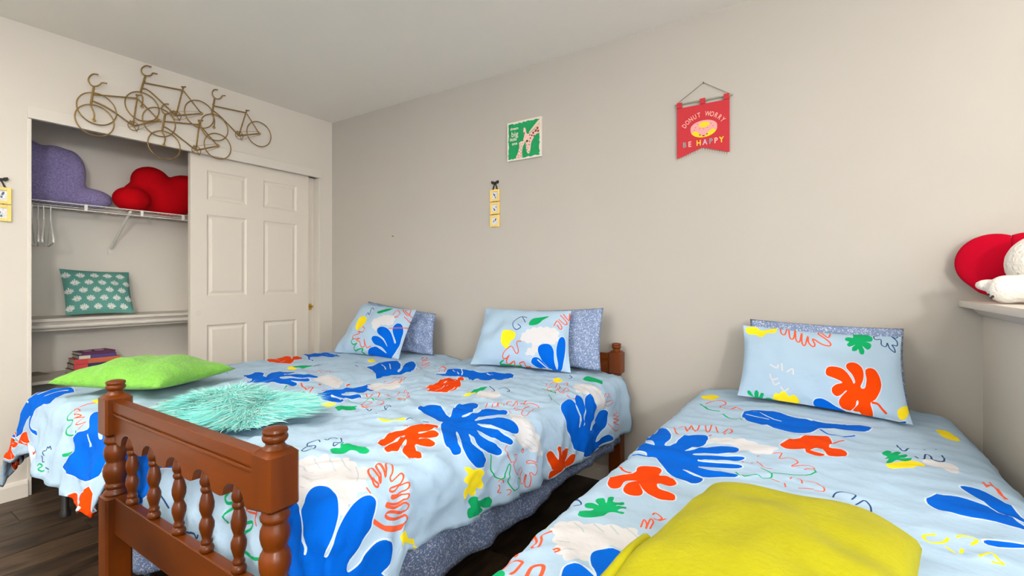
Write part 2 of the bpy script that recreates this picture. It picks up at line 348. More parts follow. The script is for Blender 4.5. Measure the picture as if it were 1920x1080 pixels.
PRINTS = {
'duvet1': [
 ('b',0,'772,578 784,516 746,444 753,377 796,359 888,412 983,502 1038,561 1052,550 943,440 867,332 893,306 979,372 1038,425 1078,486 1107,580 1108,665 1097,725 1034,718 898,643'),
 ('p',5.8,'819,500 877,528 953,589'),
 ('p',5.6,'828,445 965,562'),
 ('o',0,'1085,935 1063,921 1063,908 1075,898 1097,900 1118,910 1111,939'),
 ('o',0,'1080,856 1054,838 1049,823 1071,817 1096,821 1116,834 1107,858'),
 ('r',8.3,'871,1071 926,1098 1015,1130 987,1095 1016,1096 1061,1131 1088,1140'),
 ('r',5.5,'1074,1067 1071,1044 1096,1036'),
 ('r',5.5,'1070,1004 1090,1005 1101,1020'),
 ('r',5.5,'949,1018 968,1036 984,1043 969,1027 949,1018'),
 ('r',7.0,'859,200 825,137 855,140 917,251 940,221 937,281 980,249 990,339 1021,278 1054,376 1087,349 1038,384'),
 ('r',6.7,'1042,411 1076,411 1087,404'),
 ('n',9.2,'1081,1186 1032,1167 1026,1152 1054,1154 1099,1168'),
 ('w',0,'840,980 832,915 865,878 954,894 1052,955 1065,1002 956,1002'),
 ('v',4.3,'676,592 662,552'),
 ('v',4.1,'714,615 754,626'),
 ('y',0,'642,458 652,419 719,460 694,486'),
 ('o',0,'45,804 -13,741 16,725 -13,677 -13,646 -8,652 15,659 -13,630 1,614 -13,583 109,652 112,646 1,567 2,534 218,641 228,673 169,666 343,790 320,804 230,797 193,818 152,827 -13,750 -13,741'),
 ('p',5.3,'16,749 89,723'),
 ('p',5.2,'182,773 173,734'),
 ('b',0,'16,614 -13,536 -13,473 -13,394 -28,315 -13,252 -28,236 -13,284 -13,316 93,355 277,424 332,430 326,489 273,507 201,534 225,593 387,673 418,707 249,619 166,570 -13,488 -13,536'),
 ('p',5.2,'-28,331 45,331'),
 ('p',5.5,'179,439 300,441'),
 ('n',0,'476,868 488,830 505,770 559,797 553,830 558,866 524,875'),
 ('y',0,'492,914 466,876 524,875 556,914'),
 ('b',0,'510,1171 476,1109 473,1055 585,1103 647,1142 658,1131 561,1060 533,1020 583,991 635,959 649,972 652,1020 684,1047 681,996 730,964 815,939 839,976 764,1028 704,1071 726,1096 772,1073 799,1017 852,1013 867,1025 861,1057 808,1088 851,1083 885,1108 886,1136 840,1161 772,1166 783,1194 750,1219 725,1266 674,1218 645,1199 603,1199'),
 ('r',3.6,'175,1203 46,1118 195,1179 56,1099 212,1163 67,1084 208,1142 90,1054'),
 ('r',3.6,'707,931 649,866 708,879 680,842 780,874 708,791 822,859 788,787'),
 ('v',3.6,'326,1224 305,1161 338,1172 347,1223'),
 ('v',3.6,'47,1024 30,987 42,958 42,922'),
 ('v',3.8,'569,798 522,713 534,671'),
 ('n',0,'907,1186 883,1160 893,1159 914,1187'),
 ('b',0,'-57,2080 -57,2017 -28,1969 -28,1906 -2,1871 -28,1812 -13,1749 130,1758 190,1825 279,1896 209,1917 135,1953 182,2009 266,2051 302,2065 310,2090 258,2059 150,2010 126,1977 92,1996 103,2035 77,2063'),
 ('p',8.1,'89,1855 62,1805 81,1767'),
 ('p',7.9,'25,1866 -13,1812 16,1780'),
 ('p',7.8,'-28,1906 12,1910'),
 ('p',7.7,'-28,1954 -42,1954'),
 ('o',0,'77,2123 77,2088 93,2061 185,2073 233,2132 -334,1970 -360,1985 420,2174 -360,2017 -357,2041 91,2184 32,2131 28,2115'),
 ('o',0,'-42,2174 47,2157 -331,2056 -360,2017 -360,2064 -306,2094'),
 ('n',0,'464,2190 449,2190 464,2190'),
 ('n',0,'674,2051 708,2039 748,2022 748,2041 692,2060'),
 ('n',6.6,'468,2143 476,2132 498,2139 482,2154 508,2161 523,2155'),
 ('v',4.2,'489,2094 474,2076 486,2072 481,2056 493,2061 491,2051 509,2066'),
 ('v',4.1,'476,2096 487,2121 498,2120'),
 ('v',4.1,'520,2143 580,2151'),
 ('r',5.7,'569,1877 530,1854 598,1864 591,1886 656,1879 634,1902 687,1878 679,1920 750,1894 720,1931'),
 ('r',7.5,'520,1839 512,1817 512,1807 520,1780'),
 ('r',5.9,'744,1648 817,1669'),
 ('r',6.2,'780,1640 732,1611 767,1613 815,1645'),
 ('n',6.5,'556,1879 550,1901 572,1918 629,1909 639,1927 618,1950 642,1972 707,1961 701,1942'),
 ('y',0,'484,1790 502,1760 534,1769 524,1786'),
 ('b',0,'719,1984 718,1948 818,1916 773,1889 719,1865 691,1834 707,1819 789,1845 885,1885 931,1925 964,1920 940,1895 954,1867 1097,1832 1170,1823 1215,1812 1215,1985 1120,1974 1126,2005 1096,2055 891,2108 817,2104 721,2105 709,2089 748,2041 775,2014'),
 ('p',6.8,'834,1931 863,1959 877,1975'),
 ('o',0,'839,2190 843,2179 886,2165 942,2178 1042,2190 926,2190'),
 ('o',0,'953,2165 975,2130 1110,2088 1205,2156 1215,2190 1071,2190 1072,2175'),
],
'duvet2': [
 ('w',0,'928,1015 938,974 982,974 1031,977 1076,975 1125,956 1178,958 1145,1008 1128,1033 1101,1073 1059,1107 1045,1122 1041,1068 1015,1056 982,1055'),
 ('w',0,'897,400 926,354 979,354 1018,339 1065,324 1110,317 1111,371 1081,424 1037,418 1007,451 984,493 938,472'),
 ('g',3.6,'995,1006 1024,1006'),
 ('g',3.6,'1031,1016 1060,998'),
 ('g',3.6,'1063,1022 1091,995'),
 ('g',3.6,'1077,1042 1121,1003'),
 ('g',3.6,'1082,1063 1132,1019'),
 ('g',3.6,'942,388 1011,405'),
 ('g',3.6,'976,375 1034,378'),
 ('g',3.6,'1009,364 1058,357'),
 ('w',0,'739,1766 697,1717 685,1704 695,1682 711,1667 721,1657 747,1653 772,1650 797,1643 838,1652 865,1656 877,1644 905,1654 943,1683 982,1725 986,1752 1002,1786 1009,1805 1000,1816 978,1805 942,1791 896,1788 883,1804 895,1831 912,1849 895,1846 861,1849 824,1821'),
 ('g',3.6,'708,1680 762,1707 785,1710'),
 ('g',3.6,'742,1655 797,1686 841,1706'),
 ('g',3.6,'787,1648 856,1687 878,1687'),
 ('g',3.6,'865,1661 904,1685 959,1733'),
 ('g',3.6,'719,1733 768,1747 786,1735'),
 ('g',3.6,'787,1793 822,1786 827,1766'),
 ('g',3.6,'831,1817 863,1812'),
 ('o',0,'789,1521 765,1460 751,1422 764,1394 772,1369 782,1339 762,1279 809,1280 826,1294 853,1351 819,1373 825,1380 849,1358 867,1350 889,1359 900,1376 889,1390 849,1402 868,1421 887,1405 907,1397 915,1409 912,1426 891,1439 876,1447 886,1462 917,1488 955,1505 982,1522 983,1535 961,1544 929,1537 907,1531 888,1512 842,1452 837,1464 885,1523 891,1541 880,1557 850,1547 830,1529 814,1499 815,1465 802,1421 794,1423 806,1473 810,1503 819,1537'),
 ('b',0,'636,1194 602,1110 641,1095 681,1112 707,1126 763,1168 766,1153 738,1116 706,1051 708,1008 721,964 755,977 790,1027 792,1055 808,1083 792,1119 799,1128 816,1094 822,1052 807,998 848,984 898,988 908,994 916,1037 867,1070 867,1136 879,1151 885,1095 938,1068 970,1058 1009,1055 1036,1066 1036,1092 1010,1144 947,1155 898,1160 912,1182 957,1167 1011,1160 1045,1136 1065,1126 1071,1143 1052,1171 1019,1203 980,1221 939,1214 952,1237 1000,1238 1045,1212 1073,1195 1089,1202 1092,1218 1073,1247 1044,1288 1004,1292 941,1259 931,1258 989,1307 1029,1306 1065,1289 1091,1276 1108,1299 1101,1336 1087,1354 1059,1369 1026,1368 988,1354 898,1273 895,1281 976,1362 1006,1372 1021,1382 1021,1396 1008,1411 963,1400 920,1371 879,1334 819,1270 802,1241 776,1240 703,1203 664,1205'),
 ('b',0,'1007,717 989,680 989,640 1008,627 1032,616 1067,609 1136,614 1134,622 1064,622 1026,617 997,576 988,524 1016,535 1047,545 1089,567 1133,590 1134,595 1086,580 1058,552 1022,503 1009,453 1028,424 1062,422 1106,420 1138,471 1175,519 1183,510 1161,454 1136,399 1120,361 1128,307 1153,289 1186,283 1219,308 1240,382 1266,414 1272,407 1264,362 1260,302 1281,259 1297,260 1298,309 1303,406 1304,444 1310,468 1300,570 1283,610 1269,607 1254,631 1240,664 1209,674 1154,710 1093,744 1046,749'),
 ('o',0,'1192,901 1178,893 1190,863 1216,844 1233,835 1203,832 1180,837 1172,829 1197,801 1231,782 1208,784 1211,742 1228,709 1257,707 1279,728 1270,702 1258,675 1275,652 1296,671 1308,710 1296,803 1304,866 1306,888 1287,888 1274,875 1278,822 1271,866 1240,880 1216,890'),
 ('r',3.6,'1067,1164 1085,1182 1126,1162 1143,1153 1130,1130 1120,1123 1133,1096 1148,1105 1148,1145 1194,1132 1216,1102 1193,1099 1187,1090 1199,1083 1235,1083 1268,1078 1262,1066 1231,1064 1243,1060 1279,1063 1289,1055 1283,1048 1253,1043 1233,1047 1227,1040 1242,1031 1236,1022 1217,1016 1191,1024 1186,1045 1175,1047 1176,1030 1188,1017 1178,995 1162,1004'),
 ('r',3.6,'1114,1065 1124,1067 1135,1061 1127,1057 1114,1065'),
 ('r',3.6,'1204,1224 1198,1216 1205,1206 1217,1198'),
 ('r',3.6,'1218,1223 1231,1219 1250,1224 1254,1210'),
 ('r',3.6,'1250,1189 1252,1175 1264,1170 1274,1184'),
 ('n',5.0,'1078,1248 1124,1248 1161,1247 1190,1223 1195,1206 1178,1191 1152,1176 1146,1165 1166,1165 1206,1183 1241,1170 1265,1151 1263,1138 1245,1110 1232,1099 1244,1087 1272,1096 1287,1119'),
 ('y',0,'1079,1399 1083,1381 1098,1366 1106,1331 1134,1309 1153,1318 1181,1304 1194,1319 1179,1344 1201,1350 1200,1373 1181,1390 1202,1409 1180,1417 1159,1413 1149,1396 1127,1412 1114,1404 1107,1393'),
 ('n',0,'1217,1387 1206,1373 1211,1352 1236,1334 1242,1306 1253,1266 1276,1244 1295,1252 1293,1282 1264,1327 1295,1300 1287,1349 1288,1387 1264,1393 1247,1388 1242,1379'),
 ('r',5.7,'953,1688 984,1700 995,1694 989,1687 974,1692 922,1666 899,1646 902,1638 932,1652 987,1680 980,1670 924,1638 904,1626 911,1620 935,1629 983,1657 976,1647 933,1618 933,1604 986,1630 998,1646 1013,1647 1010,1626 1012,1615 1027,1616 1041,1637 1026,1662 1031,1668 1044,1655 1046,1622 1055,1610 1070,1622 1063,1651 1045,1670 1056,1667 1080,1636 1088,1622 1101,1631 1088,1654 1046,1692 1051,1694 1080,1671 1112,1637 1129,1625 1141,1641 1092,1672 1069,1691 1072,1697 1095,1685 1140,1653 1168,1635 1189,1635 1168,1656'),
 ('r',9.9,'1179,1650 1114,1691 1086,1714 1061,1734'),
 ('r',3.6,'982,1722 998,1721'),
 ('r',3.6,'708,1749 714,1742'),
 ('b',0,'853,1859 872,1849 906,1857 927,1869 947,1894 967,1918 972,1936 977,1935 971,1912 934,1872 920,1855 894,1826 883,1801 897,1788 924,1785 966,1800 990,1811 1010,1825 1032,1858 1040,1903 1045,1905 1052,1892 1045,1863 1028,1831 1013,1802 1001,1773 997,1743 1005,1724 1023,1720 1039,1723 1059,1735 1075,1741 1088,1766 1105,1787 1125,1816 1134,1814 1138,1794 1132,1776 1120,1763 1115,1733 1125,1708 1151,1691 1181,1685 1194,1699 1200,1720 1204,1735 1065,1971 897,2035 884,1993 892,1946 875,1887'),
 ('y',0,'1191,1660 1220,1639 1258,1630 1271,1608 1293,1608 1295,1622 1310,1601 1227,1664 1230,1657'),
 ('y',0,'618,1691 625,1685 663,1697 679,1715 679,1729'),
 ('n',0,'693,1617 700,1606 718,1601 707,1590 708,1570 735,1571 755,1568 797,1573 817,1575 816,1586 798,1593 780,1592 757,1598 753,1614 728,1631'),
 ('v',3.6,'645,1644 635,1653 621,1642 619,1623 622,1608 640,1614'),
 ('v',3.6,'656,1686 638,1657 640,1637 651,1637 668,1664 664,1683 656,1686'),
 ('v',3.6,'635,1596 651,1594 630,1569 639,1557 677,1565 681,1575 677,1589 689,1603 699,1592 686,1565'),
 ('o',0,'375,932 382,879 356,796 299,676 325,654 341,599 377,601 428,694 499,775 529,845 529,900 510,922 490,943 447,947 398,878 385,891'),
 ('p',4.3,'451,896 451,846 428,783'),
 ('p',4.2,'528,898 511,832'),
 ('p',4.5,'382,759 380,737'),
 ('p',4.8,'402,703 339,608'),
 ('b',0,'159,577 195,537 156,470 191,442 240,432 277,431 297,421 341,418 394,404 456,367 548,401 602,508 571,546 513,568 458,595 484,670 388,582 298,548 277,609'),
 ('p',6.0,'218,428 284,500 301,527'),
 ('p',6.0,'185,464 282,528'),
 ('p',5.9,'396,431 454,451'),
 ('n',0,'628,883 602,782 618,732 628,757 643,826 646,895'),
 ('y',0,'611,911 618,879 636,836 646,895'),
 ('y',0,'604,1361 646,1356 693,1332 716,1336 670,1354 635,1365'),
 ('y',0,'764,367 796,348 828,382 803,419'),
 ('w',0,'655,860 647,782 717,768 749,823 716,912'),
 ('v',4.2,'623,719 682,760 673,777'),
 ('v',4.2,'692,743 709,724 731,715 750,759'),
 ('v',3.6,'718,1332 721,1318 730,1315'),
 ('v',3.6,'744,1278 759,1266'),
 ('v',4.8,'802,256 826,273 824,307'),
 ('r',3.7,'785,955 800,990'),
 ('r',3.7,'802,942 818,968 826,952 814,926 805,937'),
 ('r',3.8,'836,948 823,934 807,888 851,933'),
 ('r',3.9,'859,926 822,866 837,853'),
 ('r',3.9,'872,925 848,840 866,858'),
 ('r',3.9,'881,850 869,789'),
 ('r',3.6,'900,819 917,898 894,921 924,957 929,907 949,958 973,951 937,849 945,819 919,797 885,806 877,855'),
 ('r',3.6,'756,1380 744,1363 765,1374'),
 ('r',3.6,'909,981 917,980'),
 ('r',4.4,'802,505 796,432 823,428 854,514 833,540 841,556 887,576 877,504 853,472'),
 ('r',4.4,'885,546 932,584 922,503 897,487 919,570'),
 ('r',4.1,'954,585 995,617 1000,583'),
 ('r',4.6,'843,397 854,381 866,412 877,463'),
 ('n',4.2,'802,556 848,554 901,589 811,558'),
 ('n',4.0,'879,618 955,712 990,703'),
 ('n',0,'899,301 894,242 915,223 948,213 988,250 988,285 950,285 918,295'),
 ('r',4.1,'1053,319 1042,297 1065,287 1048,250 1070,241 1084,235 1088,264 1091,320 1113,278 1109,251 1091,217'),
 ('r',4.3,'1151,176 1173,169 1173,217 1200,141 1191,224 1223,128 1206,251 1249,129 1268,166 1245,249 1205,283'),
 ('b',0,'113,1307 105,1274 14,1173 38,1117 42,1061 38,990 88,972 97,938 121,988 131,1014 168,1002 181,1050 176,1122 146,1156 186,1192 208,1148 245,1141 280,1179 264,1221 210,1215 153,1217 159,1226 211,1230 282,1257 304,1299 250,1306 189,1290 145,1274 154,1300 127,1307'),
 ('w',0,'126,1004 94,942 142,910 166,857 194,850 249,928 227,998'),
 ('r',4.9,'124,907 118,850 91,779 143,808 156,872 145,900'),
 ('r',4.8,'95,790 76,706 178,842 175,890'),
 ('r',5.2,'206,1082 271,1130 278,1109 255,1062 289,1076 305,1100'),
 ('r',4.1,'329,1083 332,1075 367,1095 375,1118'),
 ('r',4.0,'384,1088 374,1051 331,963 396,1008 455,1094 454,1060 487,1114 419,1093 520,1146'),
 ('r',3.9,'382,1257 338,1191 376,1192 382,1217 399,1261 461,1246 437,1184 406,1172 410,1201'),
 ('n',4.1,'271,1227 296,1227 324,1210 330,1174 346,1167 369,1176'),
 ('n',4.0,'368,1170 409,1165 397,1111'),
 ('n',3.9,'437,1110 511,1137 513,1150'),
 ('v',3.6,'428,1265 484,1302 486,1286'),
 ('v',3.6,'560,1330 547,1305 541,1286'),
 ('v',3.6,'521,1269 526,1253 503,1208 470,1194 507,1242 530,1253'),
 ('y',0,'235,1333 253,1317 307,1311 305,1327 294,1341 258,1338'),
 ('n',0,'330,1335 343,1315 345,1284 370,1261 376,1275 403,1292 402,1319 386,1338 389,1363'),
 ('r',6.0,'78,491 61,423 114,440 165,531 110,494 181,524'),
 ('n',8.2,'641,1883 617,1903 630,1914 657,1908'),
 ('n',8.1,'658,1921 637,1939 646,1961'),
 ('n',7.8,'703,1950 738,1936 731,1955 686,1983'),
 ('n',8.0,'690,2006 703,2026 807,1996'),
 ('r',6.0,'691,1879 715,1860 732,1868 704,1893 755,1872 719,1912 763,1907'),
 ('r',5.8,'764,1934 754,1919 783,1882'),
 ('v',5.8,'348,2077 453,2038 476,2048 482,2037'),
 ('v',6.3,'243,1986 258,2000 272,2021'),
 ('b',0,'-12,1994 -39,1904 -12,1888 47,1867 121,1888 198,1879 233,1872 279,1897 205,1914 187,1940 163,1998 68,2060 -17,2071 -52,2040'),
],
'duvet3': [
 ('w',0,'-25,1605 -20,1580 7,1568 39,1570 72,1558 109,1558 134,1550 149,1562 163,1585 170,1614 163,1633 135,1627 109,1648 100,1680 98,1698 71,1714 40,1701 19,1674 1,1648'),
 ('g',3.6,'9,1572 34,1592 50,1610'),
 ('g',4.1,'52,1564 85,1588'),
 ('g',4.4,'88,1560 115,1584'),
 ('g',3.6,'118,1553 158,1579'),
 ('g',3.6,'14,1659 40,1652'),
 ('g',3.6,'39,1692 59,1675'),
 ('w',0,'146,855 197,823 271,844 342,883 304,935 248,929 219,891 151,912'),
 ('w',0,'691,715 757,685 768,720 755,775 721,753'),
 ('b',0,'194,494 220,405 292,409 363,452 414,453 489,455 588,408 584,479 535,509 464,554 441,565 419,638 373,656 310,632 255,591 218,564'),
 ('b',7.6,'447,577 476,613 541,566'),
 ('p',5.2,'223,426 328,535'),
 ('p',5.3,'208,479 287,514'),
 ('p',5.2,'402,451 421,458'),
 ('o',0,'346,834 366,755 393,712 414,671 448,642 470,635 478,704 470,758 500,765 514,796 503,850 479,869 464,859 454,794 434,818 424,834 459,860 445,881 414,861 408,825 373,871 354,867'),
 ('o',5.5,'472,733 492,673 511,647'),
 ('y',0,'603,822 667,728 695,752 661,812 613,857'),
 ('y',0,'784,301 818,305 826,411 806,414 783,367'),
 ('y',0,'-15,203 20,153 62,192 54,290 12,267'),
 ('n',0,'600,725 615,674 627,677 619,718 641,655 650,666 636,714 661,671 660,710 639,731 670,714 650,751 632,753 614,798 603,804 614,755 603,763 612,736'),
 ('v',4.4,'648,587 653,629 666,629 676,599'),
 ('v',4.3,'681,679 696,709 710,638 720,652 718,699 746,675 751,609'),
 ('v',4.4,'712,585 716,591'),
 ('v',4.4,'740,571 744,578'),
 ('v',3.6,'476,1167 481,1136 501,1122 521,1126 512,1148'),
 ('v',3.6,'519,1169 535,1141 546,1157 546,1192'),
 ('b',0,'657,1051 671,1015 712,968 755,969 792,989 816,1052 825,1064 802,1085 745,1088 691,1097 666,1082'),
 ('b',0,'745,879 782,863 810,904 824,967 826,1024 808,1018 781,978 757,918'),
 ('b',0,'731,1192 790,1160 815,1140 787,1173 728,1212'),
 ('r',5.4,'803,797 801,842 816,808 819,864 827,892'),
 ('r',4.3,'817,784 820,844 823,894'),
 ('y',5.7,'647,1235 626,1254 629,1280 652,1265 665,1239'),
 ('y',5.7,'680,1224 701,1206 712,1213 698,1241'),
 ('y',5.4,'656,1278 670,1299 681,1267'),
 ('y',5.3,'700,1290 724,1254 727,1276 733,1286 716,1292'),
 ('r',5.9,'35,360 65,304 110,328 98,396 137,444 159,390 186,422'),
 ('r',5.0,'6,755 36,829 79,872'),
 ('r',5.2,'22,748 39,730 64,805 58,719 89,797 84,710'),
 ('r',4.8,'104,707 128,795 122,695'),
 ('r',5.0,'137,700 166,787 178,702 195,731 181,800'),
 ('r',4.8,'136,836 144,810'),
 ('r',4.0,'263,1017 280,1047 292,1019'),
 ('r',3.9,'300,1003 319,1041 339,1042'),
 ('r',3.9,'334,915 355,916 352,946 382,945 398,972 385,1006 422,979 437,990 414,1014'),
 ('r',4.2,'296,963 301,953'),
 ('r',3.6,'346,1116 365,1130'),
 ('r',3.7,'386,1102 407,1080 413,1116'),
 ('r',3.6,'421,1087 443,1088 460,1129 440,1139'),
 ('r',3.6,'406,1151 439,1133'),
 ('r',3.6,'376,1132 380,1158'),
 ('n',7.0,'14,362 60,449 111,474'),
 ('n',6.5,'125,513 161,550 205,569'),
 ('n',4.4,'261,1113 287,1147 312,1116 327,1121 345,1104 337,1069 315,1052'),
 ('n',4.5,'347,1071 393,1056 437,1027 437,998'),
 ('b',0,'-66,850 -42,866 -42,772 6,813 32,892 30,960 58,955 61,877 90,836 129,821 144,872 143,939 109,989 107,1002 140,972 192,918 234,908 243,940 223,989 139,1014 140,1028 200,1016 263,991 262,1014 232,1047 171,1052 158,1079 210,1070 260,1061 272,1073 260,1091 216,1104 167,1120 198,1144 243,1140 273,1149 235,1167 193,1186 137,1162 160,1186 196,1199 191,1253 150,1236 105,1197 62,1124 41,1087 16,1088 5,1061 -23,1047 -54,1027 -54,963 -33,953 0,969 -10,944 -63,869'),
 ('b',6.7,'-66,1123 -65,1051 21,1087'),
 ('o',0,'-11,1329 -17,1286 2,1248 29,1232 16,1180 30,1163 66,1170 88,1191 90,1222 112,1221 141,1255 146,1268 135,1291 110,1304 122,1330 159,1351 169,1365 168,1381 144,1393 116,1377 84,1341 68,1318 89,1356 93,1383 75,1390 52,1383 42,1355 39,1299 51,1282 25,1298 34,1358 18,1373 1,1358'),
 ('o',5.8,'-54,1155 -16,1213 16,1235'),
 ('n',0,'-1,1529 2,1506 16,1500 19,1490 -1,1490 -9,1474 4,1464 23,1470 8,1454 7,1442 23,1439 36,1456 31,1428 40,1418 51,1452 66,1432 74,1443 63,1467 81,1452 85,1464 73,1482 90,1487 89,1495 68,1489 56,1499 54,1534 27,1543 6,1538'),
 ('y',0,'-54,1668 -66,1620 -42,1620 -54,1572 -54,1620 -66,1620'),
 ('r',5.6,'-54,1717 -42,1717 -66,1668 -66,1652 -66,1620 -60,1628 -26,1671 -28,1688 -9,1698 -17,1666 -31,1642 -13,1630'),
 ('r',6.5,'-66,1717 -54,1749 -42,1781 -41,1744 -14,1746 -9,1760 -4,1801'),
 ('r',7.9,'21,1786 14,1757 25,1744 35,1749 44,1777'),
 ('r',4.5,'25,1693 30,1688 37,1691 29,1697'),
 ('r',3.8,'144,1536 139,1500 150,1516 155,1537 149,1486 158,1497 162,1533'),
 ('r',4.1,'146,1463 149,1450 166,1462 161,1476 152,1476'),
 ('r',4.1,'165,1477 173,1462'),
 ('n',0,'-66,1797 -54,1781 -25,1792 -13,1806 -37,1814'),
 ('b',0,'99,1687 96,1665 109,1647 134,1641 162,1646 183,1671 205,1729 130,1770 95,1787 75,1754 72,1730 93,1725 118,1737 137,1744 114,1714'),
 ('v',3.6,'-54,1572 -54,1556 -54,1508'),
 ('v',3.6,'-54,1508 -66,1444'),
 ('v',3.6,'-54,1444 -42,1444 -54,1444 -36,1453 -17,1480 -38,1480'),
],
'pillow1': [
 ('w',0,'334,239 408,305 511,312 526,236 437,214 396,167'),
 ('b',0,'359,4 384,38 439,51 492,35 544,18 503,50 428,65 387,96 394,122 440,127 500,104 548,62 503,115 433,148 415,185 460,202 509,198 551,166 588,107 593,121 559,175 543,222 559,263 594,264 617,216 621,158 621,101 611,37 572,0 513,0 420,0 367,0'),
 ('y',0,'175,173 146,249 171,283 239,266 269,208 222,157'),
 ('n',0,'308,335 349,368 423,401 407,357 345,320'),
 ('r',6.7,'486,330 483,384 537,351 515,306 543,322'),
 ('r',6.8,'510,409 618,346 591,418 540,406 635,350'),
 ('r',6.6,'589,332 633,308'),
 ('r',6.7,'264,182 296,167 287,138 230,145 258,128 195,110 208,84 270,94 242,76 278,69 301,37 332,45 314,92 352,38 388,52'),
 ('r',6.6,'518,201 636,259'),
 ('n',8.0,'205,89 192,64 221,46 256,56 230,29 241,11 302,24 321,22 305,9 327,0'),
 ('v',5.5,'203,294 200,324 230,307 199,379 233,361'),
],
'pillow2': [
 ('w',0,'342,160 397,219 473,240 545,245 565,217 555,167 522,137 461,129 435,80 396,57 368,72 422,120 364,132'),
 ('b',0,'397,23 413,49 446,50 481,17 498,0 467,31 444,81 454,115 488,133 522,133 537,94 533,32 537,3 551,36 550,107 564,180 586,202 598,181 596,110 573,24 554,0 537,0 459,0 381,0 414,0 470,0 509,0 435,1 406,10'),
 ('p',5.9,'436,40 471,12 486,4'),
 ('p',5.9,'454,0 504,0'),
 ('y',0,'201,158 216,197 261,200 302,184 297,150 270,131 251,87 218,105 205,128'),
 ('n',0,'381,252 390,295 426,312 496,326 462,295 439,261 402,244'),
 ('v',5.0,'355,306 311,308 279,270 284,227 308,203 339,220 315,240'),
 ('v',5.0,'322,309 358,262'),
 ('r',6.0,'532,267 546,303 577,265 572,245 548,277'),
 ('r',6.1,'553,315 591,287 598,306 556,347'),
 ('r',6.1,'572,358 607,322 605,370'),
 ('r',6.1,'344,130 316,126 323,78 309,62 276,103 238,71 227,32 245,26 265,44 245,12 256,2 294,20 291,0 330,0 321,10 354,18 358,0 386,0'),
 ('n',6.2,'229,17 199,0 224,0 263,0 274,0 246,0 286,0'),
 ('n',6.1,'297,0 302,0 330,0'),
],
'pillow3': [
 ('o',0,'329,121 336,138 354,145 382,145 402,131 416,109 421,95 427,104 419,128 402,148 401,166 415,179 435,179 452,165 457,143 453,116 443,90 448,83 458,91 465,124 463,145 466,161 482,170 497,164 508,141 511,113 502,84 485,53 468,37 470,15 469,0 459,0 437,0 416,0 408,1 414,9 429,25 430,37 425,34 419,16 403,3 384,2 370,14 369,29 380,47 397,65 392,65 377,50 361,43 348,53 349,69 363,82 384,91 376,97 353,103 333,108'),
 ('o',7.8,'474,40 490,38 500,24 510,13'),
 ('b',0,'282,7 289,20 309,27 332,22 358,9 389,0 427,0 421,0 373,0 331,0 304,0 288,0'),
 ('b',0,'507,0 517,0 544,0 564,5 560,0 544,0 517,0'),
 ('n',0,'396,295 408,304 423,303 421,329 427,329 469,329 474,325 488,313 487,293 471,287 455,291 483,280 484,260 472,249 456,264 463,242 460,225 448,225 442,247 436,237 422,235 422,251 432,265 412,252 403,262 411,276 399,281'),
 ('n',0,'37,20 47,23 60,9 68,1 66,18 73,27 83,19 85,1 93,17 105,14 101,0 119,3 134,2 139,0 123,0 112,0 80,0 43,0 64,0 44,7'),
 ('n',0,'317,324 341,329 363,329 330,322'),
 ('y',0,'139,7 149,22 163,20 171,31 189,26 198,15 215,23 231,12 235,2 224,0 219,0 187,0 155,0 160,0 141,1'),
 ('y',0,'9,316 53,329 77,312 139,326 133,294 103,294 78,268 52,284 20,287'),
 ('y',0,'548,35 581,61 581,40 562,10 545,9'),
 ('r',6.2,'155,329 159,296 173,287 181,326 187,329 194,272 208,272 213,323 217,267 231,256 238,311 240,254 252,238 261,293 265,257 281,236 289,247 280,279 311,255 341,248 343,265 301,307 309,316 336,289 343,315'),
 ('v',3.8,'507,331 492,322 498,306 516,312 519,285 534,279 538,297 546,272 563,255 561,273 553,289 569,286 568,308 549,331 563,322 571,331'),
 ('w',5.5,'119,134 148,120 152,136'),
 ('w',5.4,'166,139 170,108'),
 ('w',5.4,'186,105 208,122 211,99'),
 ('w',5.5,'121,94 132,72 155,78'),
 ('w',5.5,'133,68 143,53 161,61'),
 ('w',5.4,'166,48 180,32 195,42'),
],
}
